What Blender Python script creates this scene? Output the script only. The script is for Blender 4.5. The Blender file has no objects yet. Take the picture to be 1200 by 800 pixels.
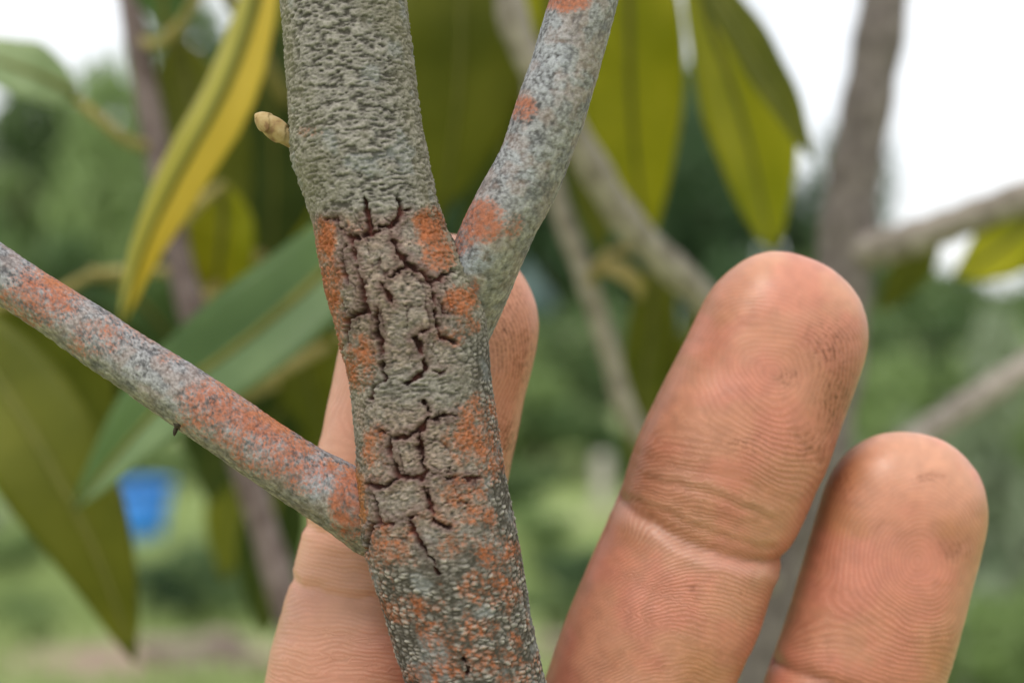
import bpy, math, random
import numpy as np
from mathutils import Vector, Matrix

random.seed(7)
RNG = np.random.default_rng(11)
scene = bpy.context.scene
C = scene.collection

# ------------------------------------------------------------------ camera
ZC = 1.25                       # camera height above the ground, m
FPX = 1742.0                    # focal length in photograph pixels (1200 wide)
cam_d = bpy.data.cameras.new('camera')
cam = bpy.data.objects.new('camera', cam_d)
C.objects.link(cam)
cam.location = (0, 0, ZC)
cam.rotation_euler = (math.radians(90), 0, 0)
cam_d.sensor_width = 36.0
cam_d.lens = 36.0 * FPX / 1200.0
cam_d.clip_start = 0.01
cam_d.clip_end = 2000.0
cam_d.dof.use_dof = True
cam_d.dof.focus_distance = 0.1292
cam_d.dof.aperture_fstop = cam_d.lens / 2.95      # 2.95 mm wide aperture
scene.camera = cam

# ------------------------------------------------------------------ sky, sun, exposure
SUN_EL, SUN_AZ = math.radians(60), math.radians(200)   # azimuth clockwise from +Y
world = bpy.data.worlds.new('World')
scene.world = world
world.use_nodes = True
wn, wl = world.node_tree.nodes, world.node_tree.links
wn.clear()
w_out = wn.new('ShaderNodeOutputWorld')
w_bg = wn.new('ShaderNodeBackground')
w_bg.inputs['Strength'].default_value = 0.10
w_sky = wn.new('ShaderNodeTexSky')
w_sky.sky_type = 'NISHITA'
w_sky.sun_disc = False
w_sky.sun_elevation = SUN_EL
w_sky.sun_rotation = SUN_AZ
w_sky.air_density = 1.0
w_sky.dust_density = 3.0
w_tc = wn.new('ShaderNodeTexCoord')
w_no = wn.new('ShaderNodeTexNoise')
w_no.inputs['Scale'].default_value = 2.2
w_no.inputs['Detail'].default_value = 4
w_rmp = wn.new('ShaderNodeValToRGB')
w_rmp.color_ramp.elements[0].position = 0.30
w_rmp.color_ramp.elements[0].color = (0.62, 0.62, 0.62, 1)
w_rmp.color_ramp.elements[1].position = 0.62
w_rmp.color_ramp.elements[1].color = (0.95, 0.95, 0.95, 1)
w_mix = wn.new('ShaderNodeMix')
w_mix.data_type = 'RGBA'
w_mix.inputs['B'].default_value = (9.6, 9.7, 9.8, 1)       # cloud layer
wl.new(w_tc.outputs['Generated'], w_no.inputs['Vector'])
wl.new(w_no.outputs['Fac'], w_rmp.inputs['Fac'])
wl.new(w_rmp.outputs['Color'], w_mix.inputs['Factor'])
wl.new(w_sky.outputs['Color'], w_mix.inputs['A'])
wl.new(w_mix.outputs['Result'], w_bg.inputs['Color'])
wl.new(w_bg.outputs['Background'], w_out.inputs['Surface'])

sun_d = bpy.data.lights.new('sun', 'SUN')
sun = bpy.data.objects.new('sun', sun_d)
C.objects.link(sun)
sun_d.energy = 1.5
sun_d.angle = math.radians(20)
sun_d.color = (1.0, 0.95, 0.87)
sdir = Vector((math.sin(SUN_AZ) * math.cos(SUN_EL), math.cos(SUN_AZ) * math.cos(SUN_EL), math.sin(SUN_EL)))
sun.rotation_euler = sdir.to_track_quat('Z', 'Y').to_euler()
sun.location = (0, -3, 6)

vs = scene.view_settings
vs.view_transform = 'Standard'
vs.look = 'None'
vs.exposure = 0.55
vs.gamma = 1.0
vs.use_curve_mapping = False
scene.cycles.use_denoising = True
scene.cycles.max_bounces = 8

# ------------------------------------------------------------------ numpy helpers
def hash2(ix, iy, seed=0):
    h = (ix.astype(np.int64) * 374761393 + iy.astype(np.int64) * 668265263 + seed * 982451653) & 0xFFFFFFFF
    h = ((h ^ (h >> 13)) * 1274126177) & 0xFFFFFFFF
    h = (h ^ (h >> 16))
    h = (h * 2246822519) & 0xFFFFFFFF
    h = h ^ (h >> 15)
    return (h & 0xFFFFFF) / float(0x1000000)

def vnoise(x, y, seed=0):
    ix, iy = np.floor(x), np.floor(y)
    fx, fy = x - ix, y - iy
    fx = fx * fx * (3 - 2 * fx); fy = fy * fy * (3 - 2 * fy)
    a = hash2(ix, iy, seed); b = hash2(ix + 1, iy, seed)
    c = hash2(ix, iy + 1, seed); d = hash2(ix + 1, iy + 1, seed)
    return (a * (1 - fx) + b * fx) * (1 - fy) + (c * (1 - fx) + d * fx) * fy

def fbm(x, y, seed=0, octv=4):
    s, a, n = 0.0, 0.5, 0.0
    for k in range(octv):
        s = s + a * vnoise(x * 2 ** k + 17.3 * k, y * 2 ** k - 9.1 * k, seed + k)
        n += a; a *= 0.5
    return s / n

def worley(x, y, seed=0, jit=0.9, jity=None):
    jity = jit if jity is None else jity
    ix, iy = np.floor(x), np.floor(y)
    f1 = np.full(x.shape, 9.0); f2 = np.full(x.shape, 9.0); cid = np.zeros(x.shape)
    for dx in (-1, 0, 1):
        for dy in (-1, 0, 1):
            cx, cy = ix + dx, iy + dy
            px = cx + 0.5 + jit * (hash2(cx, cy, seed) - 0.5)
            py = cy + 0.5 + jity * (hash2(cx, cy, seed + 1) - 0.5)
            d = np.hypot(x - px, y - py)
            nearer = d < f1
            f2 = np.where(nearer, f1, np.minimum(f2, d))
            cid = np.where(nearer, hash2(cx, cy, seed + 2), cid)
            f1 = np.where(nearer, d, f1)
    return f1, f2, cid

def sstep(a, b, x):
    t = np.clip((x - a) / (b - a), 0, 1)
    return t * t * (3 - 2 * t)

def polydist(px, py, polys, wscale=1.0):
    """smallest distance (minus half width) from points to polylines [(w0,w1,[(x,y),...])]"""
    best = np.full(px.shape, 1e9)
    for (w0, w1, pts) in polys:
        n = len(pts) - 1
        for k in range(n):
            (ax, ay), (bx, by) = pts[k], pts[k + 1]
            dx, dy = bx - ax, by - ay
            t = np.clip(((px - ax) * dx + (py - ay) * dy) / max(dx * dx + dy * dy, 1e-9), 0, 1)
            d = np.hypot(px - ax - t * dx, py - ay - t * dy)
            # thin at both ends of a crack
            tt = (k + t) / n
            taper = 0.35 + 0.65 * np.sqrt(np.clip(np.sin(np.pi * np.clip(tt, 0.02, 0.98)), 0, 1))
            best = np.minimum(best, d - wscale * (w0 + (w1 - w0) * tt) * taper)
    return best

def mix3(c, col, f):
    return c * (1 - f[:, None]) + np.asarray(col)[None, :] * f[:, None]

def lin(r, g, b):
    f = lambda v: (v / 255 / 12.92) if v / 255 <= 0.04045 else ((v / 255 + 0.055) / 1.055) ** 2.4
    return np.array([f(r), f(g), f(b)])

def wp(x, y, d):
    """photograph pixel + distance in mm -> world point in m"""
    d = d * 0.001
    return np.array([(x - 600) / FPX * d, d, ZC + (400 - y) / FPX * d])

def to_px(V):
    return 600 + FPX * V[:, 0] / V[:, 1], 400 - FPX * (V[:, 2] - ZC) / V[:, 1]

def build_mesh(name, V, F, smooth=True):
    V = np.asarray(V, dtype=np.float32); F = np.asarray(F, dtype=np.int32)
    me = bpy.data.meshes.new(name)
    k = F.shape[1]
    me.vertices.add(len(V)); me.vertices.foreach_set('co', V.ravel())
    me.loops.add(F.size); me.loops.foreach_set('vertex_index', F.ravel())
    me.polygons.add(len(F))
    me.polygons.foreach_set('loop_start', np.arange(0, F.size, k, dtype=np.int32))
    me.polygons.foreach_set('loop_total', np.full(len(F), k, dtype=np.int32))
    me.update(calc_edges=True)
    me.validate()
    if smooth:
        me.polygons.foreach_set('use_smooth', np.ones(len(me.polygons), dtype=bool))
    return me

def set_col(me, col, name='Col'):
    a = me.color_attributes.new(name, 'FLOAT_COLOR', 'POINT')
    full = np.ones((len(me.vertices), 4), dtype=np.float32)
    full[:, :3] = np.clip(col, 0, 1)
    a.data.foreach_set('color', full.ravel())

def set_f(me, name, val):
    a = me.attributes.new(name, 'FLOAT', 'POINT')
    a.data.foreach_set('value', np.asarray(val, dtype=np.float32))

def obj(name, me, mat=None, parent=None):
    o = bpy.data.objects.new(name, me)
    C.objects.link(o)
    if mat is not None and len(me.materials) == 0:
        me.materials.append(mat)
    if parent is not None:
        o.parent = parent
    return o

def thing(name, label, cat, loc=(0, 0, 0), group=None):
    o = bpy.data.objects.new(name, None)
    C.objects.link(o); o.location = loc
    return tag(o, label, cat, group)

def tag(o, label, cat, group=None):
    o['label'] = label; o['category'] = cat
    if group: o['group'] = group
    return o

def grid_faces(nr, nc, wrap=True):
    i = np.arange(nr - 1)[:, None]; j = np.arange(nc if wrap else nc - 1)[None, :]
    j2 = (j + 1) % nc
    return np.stack([i * nc + j, i * nc + j2, (i + 1) * nc + j2, (i + 1) * nc + j], -1).reshape(-1, 4)

def resample(P, n=None, s_new=None):
    P = np.asarray(P, float)
    s = np.concatenate([[0], np.cumsum(np.linalg.norm(np.diff(P, axis=0), axis=1))])
    if s_new is None:
        s_new = np.linspace(0, s[-1], n)
    return np.stack([np.interp(s_new, s, P[:, k]) for k in range(P.shape[1])], 1), s_new

def smooth_path(P, n=60, it=3):
    """Catmull-Rom resample of control points (any columns)"""
    P = np.asarray(P, float)
    Q = np.vstack([2 * P[0] - P[1], P, 2 * P[-1] - P[-2]])
    out = []
    m = max(2, n // (len(P) - 1))
    for k in range(1, len(Q) - 2):
        p0, p1, p2, p3 = Q[k - 1], Q[k], Q[k + 1], Q[k + 2]
        for t in np.linspace(0, 1, m, endpoint=False):
            out.append(0.5 * ((2 * p1) + (p2 - p0) * t + (2 * p0 - 5 * p1 + 4 * p2 - p3) * t * t + (3 * p1 - p0 - 3 * p2 + p3) * t ** 3))
    out.append(P[-1])
    return np.array(out)

def unit(v):
    return v / np.maximum(np.linalg.norm(v, axis=-1, keepdims=True), 1e-12)

def frames(P, hint):
    T = unit(np.gradient(P, axis=0))
    A = unit(hint - T * (T @ hint)[:, None] if np.ndim(hint) == 1 else hint - T * np.sum(T * hint, 1, keepdims=True))
    B = np.cross(T, A)
    return T, A, B

def simple_tube(P, R, nc=10, hint=np.array([0.13, 1.0, 0.07])):
    """closed tapered tube along P with radii R (world metres)"""
    T, A, B = frames(P, hint)
    th = np.linspace(0, 2 * np.pi, nc, endpoint=False)
    V = P[:, None, :] + R[:, None, None] * (np.cos(th)[None, :, None] * A[:, None, :] + np.sin(th)[None, :, None] * B[:, None, :])
    n = len(P)
    V = V.reshape(-1, 3)
    F = grid_faces(n, nc)
    V = np.vstack([V, P[0], P[-1]])
    c0, c1 = n * nc, n * nc + 1
    j = np.arange(nc)
    cap0 = np.stack([np.full(nc, c0), (j + 1) % nc, j, j], 1)
    cap1 = np.stack([np.full(nc, c1), (n - 1) * nc + j, (n - 1) * nc + (j + 1) % nc, (n - 1) * nc + (j + 1) % nc], 1)
    return V, F, np.vstack([cap0, cap1])

def tube_mesh(name, P, R, nc=10):
    V, F, cap = simple_tube(np.asarray(P, float), np.asarray(R, float), nc)
    faces = [tuple(f) for f in F] + [tuple(f[:3]) for f in cap]
    me = bpy.data.meshes.new(name)
    me.from_pydata([tuple(v) for v in V], [], faces)
    for p in me.polygons: p.use_smooth = True
    me.update()
    return me

# ------------------------------------------------------------------ materials
def new_mat(name):
    m = bpy.data.materials.new(name); m.use_nodes = True
    nt = m.node_tree
    return m, nt, nt.nodes['Principled BSDF'], nt.nodes['Material Output']

def N(nt, typ, **kw):
    n = nt.nodes.new(typ)
    for k, v in kw.items():
        if k.startswith('i_'):
            n.inputs[k[2:].replace('_', ' ')].default_value = v
        else:
            setattr(n, k, v)
    return n

def noise_mat(name, c0, c1, scale, rough=0.8, c2=None, bump=0.0, bdist=0.001, detail=4.0, spec=0.3):
    m, nt, b, out = new_mat(name)
    tc = N(nt, 'ShaderNodeTexCoord')
    no = N(nt, 'ShaderNodeTexNoise', i_Scale=scale, i_Detail=detail)
    r = N(nt, 'ShaderNodeValToRGB')
    r.color_ramp.elements[0].position = 0.35; r.color_ramp.elements[0].color = (*c0, 1)
    r.color_ramp.elements[1].position = 0.65; r.color_ramp.elements[1].color = (*c1, 1)
    if c2 is not None:
        e = r.color_ramp.elements.new(0.5); e.color = (*c2, 1)
    nt.links.new(tc.outputs['Object'], no.inputs['Vector'])
    nt.links.new(no.outputs['Fac'], r.inputs['Fac'])
    nt.links.new(r.outputs['Color'], b.inputs['Base Color'])
    b.inputs['Roughness'].default_value = rough
    b.inputs['Specular IOR Level'].default_value = spec
    if bump:
        bm = N(nt, 'ShaderNodeBump', i_Strength=bump, i_Distance=bdist)
        nt.links.new(no.outputs['Fac'], bm.inputs['Height'])
        nt.links.new(bm.outputs['Normal'], b.inputs['Normal'])
    return m

def leaf_mat(name, c0, c1, scale=60.0, trans=0.45, rough=0.45, tcol=None):
    """leaf blade: glossy diffuse skin plus light passing through"""
    m, nt, b, out = new_mat(name)
    tc = N(nt, 'ShaderNodeTexCoord')
    no = N(nt, 'ShaderNodeTexNoise', i_Scale=scale, i_Detail=3.0)
    r = N(nt, 'ShaderNodeValToRGB')
    r.color_ramp.elements[0].position = 0.35; r.color_ramp.elements[0].color = (*c0, 1)
    r.color_ramp.elements[1].position = 0.65; r.color_ramp.elements[1].color = (*c1, 1)
    tr = N(nt, 'ShaderNodeBsdfTranslucent')
    mx = N(nt, 'ShaderNodeMixShader'); mx.inputs['Fac'].default_value = trans
    nt.links.new(tc.outputs['Object'], no.inputs['Vector'])
    nt.links.new(no.outputs['Fac'], r.inputs['Fac'])
    nt.links.new(r.outputs['Color'], b.inputs['Base Color'])
    if tcol is None:
        nt.links.new(r.outputs['Color'], tr.inputs['Color'])
    else:
        tr.inputs['Color'].default_value = (*tcol, 1)
    b.inputs['Roughness'].default_value = rough
    b.inputs['Specular IOR Level'].default_value = 0.35
    nt.links.new(b.outputs['BSDF'], mx.inputs[1])
    nt.links.new(tr.outputs['BSDF'], mx.inputs[2])
    nt.links.new(mx.outputs['Shader'], out.inputs['Surface'])
    return m

def bark_mat(name, fine, rough=0.85):
    m, nt, b, out = new_mat(name)
    at = N(nt, 'ShaderNodeAttribute', attribute_name='Col')
    tc = N(nt, 'ShaderNodeTexCoord')
    no = N(nt, 'ShaderNodeTexNoise', i_Scale=fine, i_Detail=5.0, i_Roughness=0.65)
    hv = N(nt, 'ShaderNodeMapRange', i_From_Min=0.3, i_From_Max=0.7, i_To_Min=0.72, i_To_Max=1.28)
    ml = N(nt, 'ShaderNodeMix', data_type='RGBA', blend_type='MULTIPLY')
    ml.inputs['Factor'].default_value = 1.0
    bm = N(nt, 'ShaderNodeBump', i_Strength=0.55, i_Distance=0.00012)
    L = nt.links.new
    L(tc.outputs['Object'], no.inputs['Vector'])
    L(no.outputs['Fac'], hv.inputs['Value'])
    L(at.outputs['Color'], ml.inputs['A']); L(hv.outputs['Result'], ml.inputs['B'])
    L(ml.outputs['Result'], b.inputs['Base Color'])
    L(no.outputs['Fac'], bm.inputs['Height']); L(bm.outputs['Normal'], b.inputs['Normal'])
    b.inputs['Roughness'].default_value = rough
    b.inputs['Specular IOR Level'].default_value = 0.08
    return m

M_BARK = bark_mat('bark', 3200.0)
M_LICHEN_BARK = bark_mat('lichen_bark', 4200.0)

# skin
M_SKIN, nt, b, out = new_mat('skin')
L = nt.links.new
a_col = N(nt, 'ShaderNodeAttribute', attribute_name='Col')
a_ph = N(nt, 'ShaderNodeAttribute', attribute_name='phase')
a_amp = N(nt, 'ShaderNodeAttribute', attribute_name='amp')
a_dirt = N(nt, 'ShaderNodeAttribute', attribute_name='dirt')
tc = N(nt, 'ShaderNodeTexCoord')
n1 = N(nt, 'ShaderNodeTexNoise', i_Scale=700.0, i_Detail=2.0)
n2 = N(nt, 'ShaderNodeTexNoise', i_Scale=3200.0, i_Detail=3.0)
wob = N(nt, 'ShaderNodeMath', operation='MULTIPLY_ADD'); wob.inputs[1].default_value = 0.55
L(tc.outputs['Object'], n1.inputs['Vector']); L(tc.outputs['Object'], n2.inputs['Vector'])
L(n1.outputs['Fac'], wob.inputs[0]); L(a_ph.outputs['Fac'], wob.inputs[2])
tau = N(nt, 'ShaderNodeMath', operation='MULTIPLY'); tau.inputs[1].default_value = 2 * math.pi
L(wob.outputs[0], tau.inputs[0])
sn = N(nt, 'ShaderNodeMath', operation='SINE'); L(tau.outputs[0], sn.inputs[0])
s01 = N(nt, 'ShaderNodeMapRange', i_From_Min=-0.9, i_From_Max=0.75, interpolation_type='SMOOTHSTEP')
L(sn.outputs[0], s01.inputs['Value'])
brk = N(nt, 'ShaderNodeMapRange', i_From_Min=0.30, i_From_Max=0.58, i_To_Min=0.25, i_To_Max=1.0)
L(n2.outputs['Fac'], brk.inputs['Value'])
rdg = N(nt, 'ShaderNodeMath', operation='MULTIPLY'); L(s01.outputs['Result'], rdg.inputs[0]); L(brk.outputs['Result'], rdg.inputs[1])
rda = N(nt, 'ShaderNodeMath', operation='MULTIPLY'); L(rdg.outputs[0], rda.inputs[0]); L(a_amp.outputs['Fac'], rda.inputs[1])
hgt = N(nt, 'ShaderNodeMath', operation='MULTIPLY_ADD'); hgt.inputs[1].default_value = 0.25
L(n2.outputs['Fac'], hgt.inputs[0]); L(rda.outputs[0], hgt.inputs[2])
bm = N(nt, 'ShaderNodeBump', i_Strength=0.6, i_Distance=0.00005)
L(hgt.outputs[0], bm.inputs['Height']); L(bm.outputs['Normal'], b.inputs['Normal'])
# darker between the ridges: a little grime, plus ridge sheen painted into the colour
fur = N(nt, 'ShaderNodeMath', operation='SUBTRACT'); fur.inputs[0].default_value = 1.0; L(rdg.outputs[0], fur.inputs[1])
fua = N(nt, 'ShaderNodeMath', operation='MULTIPLY'); L(fur.outputs[0], fua.inputs[0]); L(a_amp.outputs['Fac'], fua.inputs[1])
fub = N(nt, 'ShaderNodeMath', operation='MULTIPLY'); L(fua.outputs[0], fub.inputs[0]); fub.inputs[1].default_value = 0.34
mxa = N(nt, 'ShaderNodeMix', data_type='RGBA'); L(fub.outputs[0], mxa.inputs['Factor'])
L(a_col.outputs['Color'], mxa.inputs['A'])
drk = N(nt, 'ShaderNodeMix', data_type='RGBA', blend_type='MULTIPLY'); drk.inputs['Factor'].default_value = 1.0
L(a_col.outputs['Color'], drk.inputs['A']); drk.inputs['B'].default_value = (0.56, 0.40, 0.33, 1)
L(drk.outputs['Result'], mxa.inputs['B'])
# dirt: specks lodged in the skin lines
n3 = N(nt, 'ShaderNodeTexNoise', i_Scale=1500.0, i_Detail=3.0, i_Roughness=0.7)
L(tc.outputs['Object'], n3.inputs['Vector'])
dsp = N(nt, 'ShaderNodeMapRange', i_From_Min=0.40, i_From_Max=0.66); L(n3.outputs['Fac'], dsp.inputs['Value'])
dfu = N(nt, 'ShaderNodeMath', operation='MULTIPLY_ADD'); dfu.inputs[1].default_value = 1.0; dfu.inputs[2].default_value = 0.35
L(fur.outputs[0], dfu.inputs[0])
dm = N(nt, 'ShaderNodeMath', operation='MULTIPLY'); L(dsp.outputs['Result'], dm.inputs[0]); L(dfu.outputs[0], dm.inputs[1])
dm2 = N(nt, 'ShaderNodeMath', operation='MULTIPLY', use_clamp=True); L(dm.outputs[0], dm2.inputs[0]); L(a_dirt.outputs['Fac'], dm2.inputs[1])
mxd = N(nt, 'ShaderNodeMix', data_type='RGBA'); L(dm2.outputs[0], mxd.inputs['Factor'])
L(mxa.outputs['Result'], mxd.inputs['A']); mxd.inputs['B'].default_value = (0.15, 0.047, 0.018, 1)
L(mxd.outputs['Result'], b.inputs['Base Color'])
b.inputs['Roughness'].default_value = 0.42
b.inputs['Specular IOR Level'].default_value = 0.42
b.inputs['Subsurface Weight'].default_value = 0.22
b.inputs['Subsurface Radius'].default_value = (1.0, 0.35, 0.2)
b.inputs['Subsurface Scale'].default_value = 0.0010

M_NAIL = noise_mat('nail', (0.55, 0.33, 0.26), (0.62, 0.40, 0.32), 150, rough=0.3, spec=0.5)
M_STEM = noise_mat('smooth_grey_bark', (0.19, 0.16, 0.135), (0.36, 0.315, 0.275), 260, bump=0.4, bdist=0.0006)
M_STEM_R = noise_mat('reddish_grey_bark', (0.10, 0.07, 0.066), (0.20, 0.155, 0.15), 260, bump=0.4, bdist=0.0006)
M_STEM_D = noise_mat('dull_brown_bark', (0.10, 0.082, 0.075), (0.20, 0.17, 0.155), 260, bump=0.4, bdist=0.0006)
M_PETIOLE = noise_mat('petiole', (0.20, 0.17, 0.05), (0.33, 0.27, 0.10), 200)
M_RIB = noise_mat('midrib', (0.10, 0.11, 0.018), (0.15, 0.15, 0.03), 200)
M_SCAR = noise_mat('leaf_scar', (0.018, 0.013, 0.010), (0.06, 0.045, 0.032), 2500, bump=0.5, bdist=0.0002)
M_BUD = noise_mat('bud', (0.20, 0.11, 0.05), (0.44, 0.33, 0.17), 900, c2=(0.36, 0.25, 0.11), rough=0.7, bump=0.6, bdist=0.0001)
ML = {
    'olive': leaf_mat('leaf_olive', (0.16, 0.18, 0.016), (0.25, 0.26, 0.03), trans=0.6),
    'dark': leaf_mat('leaf_dark', (0.05, 0.08, 0.014), (0.085, 0.12, 0.02), trans=0.45),
    'yellowgreen': leaf_mat('leaf_yellow_green', (0.40, 0.41, 0.02), (0.54, 0.52, 0.04), trans=0.68),
    'yellow': leaf_mat('leaf_yellow', (0.74, 0.58, 0.08), (0.80, 0.64, 0.12), trans=0.5, scale=40),
    'green': leaf_mat('leaf_green', (0.085, 0.155, 0.045), (0.13, 0.22, 0.07), trans=0.4),
    'pale': leaf_mat('leaf_pale', (0.27, 0.36, 0.17), (0.38, 0.46, 0.25), trans=0.4),
    'midgreen': leaf_mat('leaf_mid_green', (0.14, 0.22, 0.09), (0.22, 0.31, 0.14), trans=0.4),
    'gold': leaf_mat('leaf_gold_green', (0.62, 0.57, 0.17), (0.70, 0.65, 0.25), trans=0.45),
    'dry': leaf_mat('leaf_dry', (0.30, 0.24, 0.07), (0.42, 0.34, 0.12), trans=0.3),
}
M_FOL = [leaf_mat('foliage_mid', (0.10, 0.17, 0.06), (0.18, 0.26, 0.10), scale=3, trans=0.4),
         leaf_mat('foliage_dark', (0.055, 0.11, 0.045), (0.10, 0.17, 0.07), scale=3, trans=0.4),
         leaf_mat('foliage_light', (0.20, 0.29, 0.10), (0.30, 0.40, 0.16), scale=3, trans=0.4),
         leaf_mat('foliage_grey', (0.19, 0.25, 0.14), (0.36, 0.42, 0.29), scale=4, trans=0.35)]
M_TRUNK = noise_mat('trunk_bark', (0.07, 0.055, 0.04), (0.16, 0.13, 0.10), 30, bump=0.4, bdist=0.01)
M_BUCKET = noise_mat('blue_plastic', (0.010, 0.16, 0.50), (0.018, 0.20, 0.58), 8, rough=0.35, spec=0.5)
M_WIRE = noise_mat('galvanised_wire', (0.3, 0.3, 0.3), (0.45, 0.45, 0.45), 30, rough=0.4)
M_ROCK = noise_mat('pinkish_stone', (0.14, 0.105, 0.085), (0.34, 0.27, 0.23), 14, bump=0.6, bdist=0.02, c2=(0.22, 0.17, 0.14))
M_POST = noise_mat('pale_concrete', (0.34, 0.32, 0.27), (0.46, 0.43, 0.37), 12, bump=0.3, bdist=0.005)
M_GRASS = leaf_mat('grass', (0.28, 0.36, 0.13), (0.40, 0.48, 0.21), scale=0.7, trans=0.35, rough=0.6)
M_HILL = noise_mat('wooded_hill', (0.030, 0.060, 0.055), (0.075, 0.115, 0.105), 0.08, c2=(0.05, 0.09, 0.08), bump=0.8, bdist=1.5, detail=8)  # bluish distance haze mixed into the foliage colour

# ground: grass turf with bare earth
M_GROUND, nt, b, out = new_mat('ground')
L = nt.links.new
tc = N(nt, 'ShaderNodeTexCoord')
g1 = N(nt, 'ShaderNodeTexNoise', i_Scale=0.55, i_Detail=6.0, i_Roughness=0.6)
g2 = N(nt, 'ShaderNodeTexNoise', i_Scale=6.0, i_Detail=5.0)
ga = N(nt, 'ShaderNodeAttribute', attribute_name='soil')
gg = N(nt, 'ShaderNodeValToRGB')
gg.color_ramp.elements[0].position = 0.3; gg.color_ramp.elements[0].color = (0.23, 0.29, 0.11, 1)
gg.color_ramp.elements[1].position = 0.7; gg.color_ramp.elements[1].color = (0.37, 0.43, 0.20, 1)
gs = N(nt, 'ShaderNodeValToRGB')
gs.color_ramp.elements[0].position = 0.3; gs.color_ramp.elements[0].color = (0.18, 0.115, 0.09, 1)
gs.color_ramp.elements[1].position = 0.7; gs.color_ramp.elements[1].color = (0.34, 0.24, 0.195, 1)
gadd = N(nt, 'ShaderNodeMath', operation='ADD'); L(g1.outputs['Fac'], gadd.inputs[0]); L(ga.outputs['Fac'], gadd.inputs[1])
gth = N(nt, 'ShaderNodeMapRange', i_From_Min=0.62, i_From_Max=0.78); L(gadd.outputs[0], gth.inputs['Value'])
gm = N(nt, 'ShaderNodeMix', data_type='RGBA')
for n_ in (g1, g2): L(tc.outputs['Object'], n_.inputs['Vector'])
L(g2.outputs['Fac'], gg.inputs['Fac']); L(g2.outputs['Fac'], gs.inputs['Fac'])
L(gth.outputs['Result'], gm.inputs['Factor']); L(gg.outputs['Color'], gm.inputs['A']); L(gs.outputs['Color'], gm.inputs['B'])
L(gm.outputs['Result'], b.inputs['Base Color'])
b.inputs['Roughness'].default_value = 0.9
gb = N(nt, 'ShaderNodeBump', i_Strength=0.5, i_Distance=0.05); L(g2.outputs['Fac'], gb.inputs['Height']); L(gb.outputs['Normal'], b.inputs['Normal'])

# ------------------------------------------------------------------ the setting
def ground_h(x, y):
    """gentle plot, rising to a bank behind and to the left"""
    r = np.clip((y - 16) / 30, 0, 1)
    side = 0.55 + 0.45 * np.clip((-x + 2) / 14, -0.6, 1)
    h = (r ** 1.3) * 3.6 * side
    h = h + 0.10 * (fbm(x * 0.35 + 40, y * 0.35, 5, 3) - 0.5) * np.clip((np.hypot(x, y) - 1.5) / 3, 0, 1)
    return h

gx = np.concatenate([np.linspace(-400, -24, 14), np.linspace(-22, 22, 111), np.linspace(24, 400, 14)])
gy = np.concatenate([np.linspace(-60, -3, 10), np.linspace(-2, 46, 121), np.linspace(48, 900, 24)])
GX, GY = np.meshgrid(gx, gy)
GV = np.stack([GX.ravel(), GY.ravel(), ground_h(GX.ravel(), GY.ravel())], 1)
me = build_mesh('ground', GV, grid_faces(len(gy), len(gx), wrap=False))
xs, ys = GV[:, 0], GV[:, 1]
def blob(x, y, cx, cy, rx, ry):
    return np.exp(-(((x - cx) / rx) ** 2 + ((y - cy) / ry) ** 2))
soil = -0.08 + 0.55 * blob(xs, ys, -1.3, 5.8, 1.0, 0.6) + 0.45 * blob(xs, ys, -9.5, 33, 4.0, 5) \
    + 0.34 * blob(xs, ys, 0.5, 10.4, 0.9, 0.7) + 0.30 * blob(xs, ys, 0.2, 6.2, 0.5, 0.7) + 0.4 * blob(xs, ys, 2.0, 5.2, 0.9, 1.0)
set_f(me, 'soil', soil)
ground = obj('ground', me, M_GROUND); ground['kind'] = 'structure'

# far wooded hill
hx = np.linspace(-420, 420, 90); hy = np.linspace(0, 260, 24)
HX, HY = np.meshgrid(hx, hy)
env = np.sin(np.pi * np.clip(HY / 260, 0, 1)) ** 0.8
prof = 62 * np.exp(-((HX + 60) / 75) ** 2) + 22 * np.exp(-((HX - 60) / 130) ** 2) + 26 * np.exp(-((HX + 240) / 90) ** 2)
HZ = -3 + env * prof * (0.85 + 0.3 * fbm(HX / 40 + 9, HY / 40, 3, 4)) + env * 4 * fbm(HX / 8, HY / 8, 8, 3)
me = build_mesh('hill', np.stack([HX.ravel(), HY.ravel() + 330, HZ.ravel()], 1), grid_faces(len(hy), len(hx), wrap=False))
hill = obj('hill', me, M_HILL); hill['kind'] = 'structure'

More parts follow.
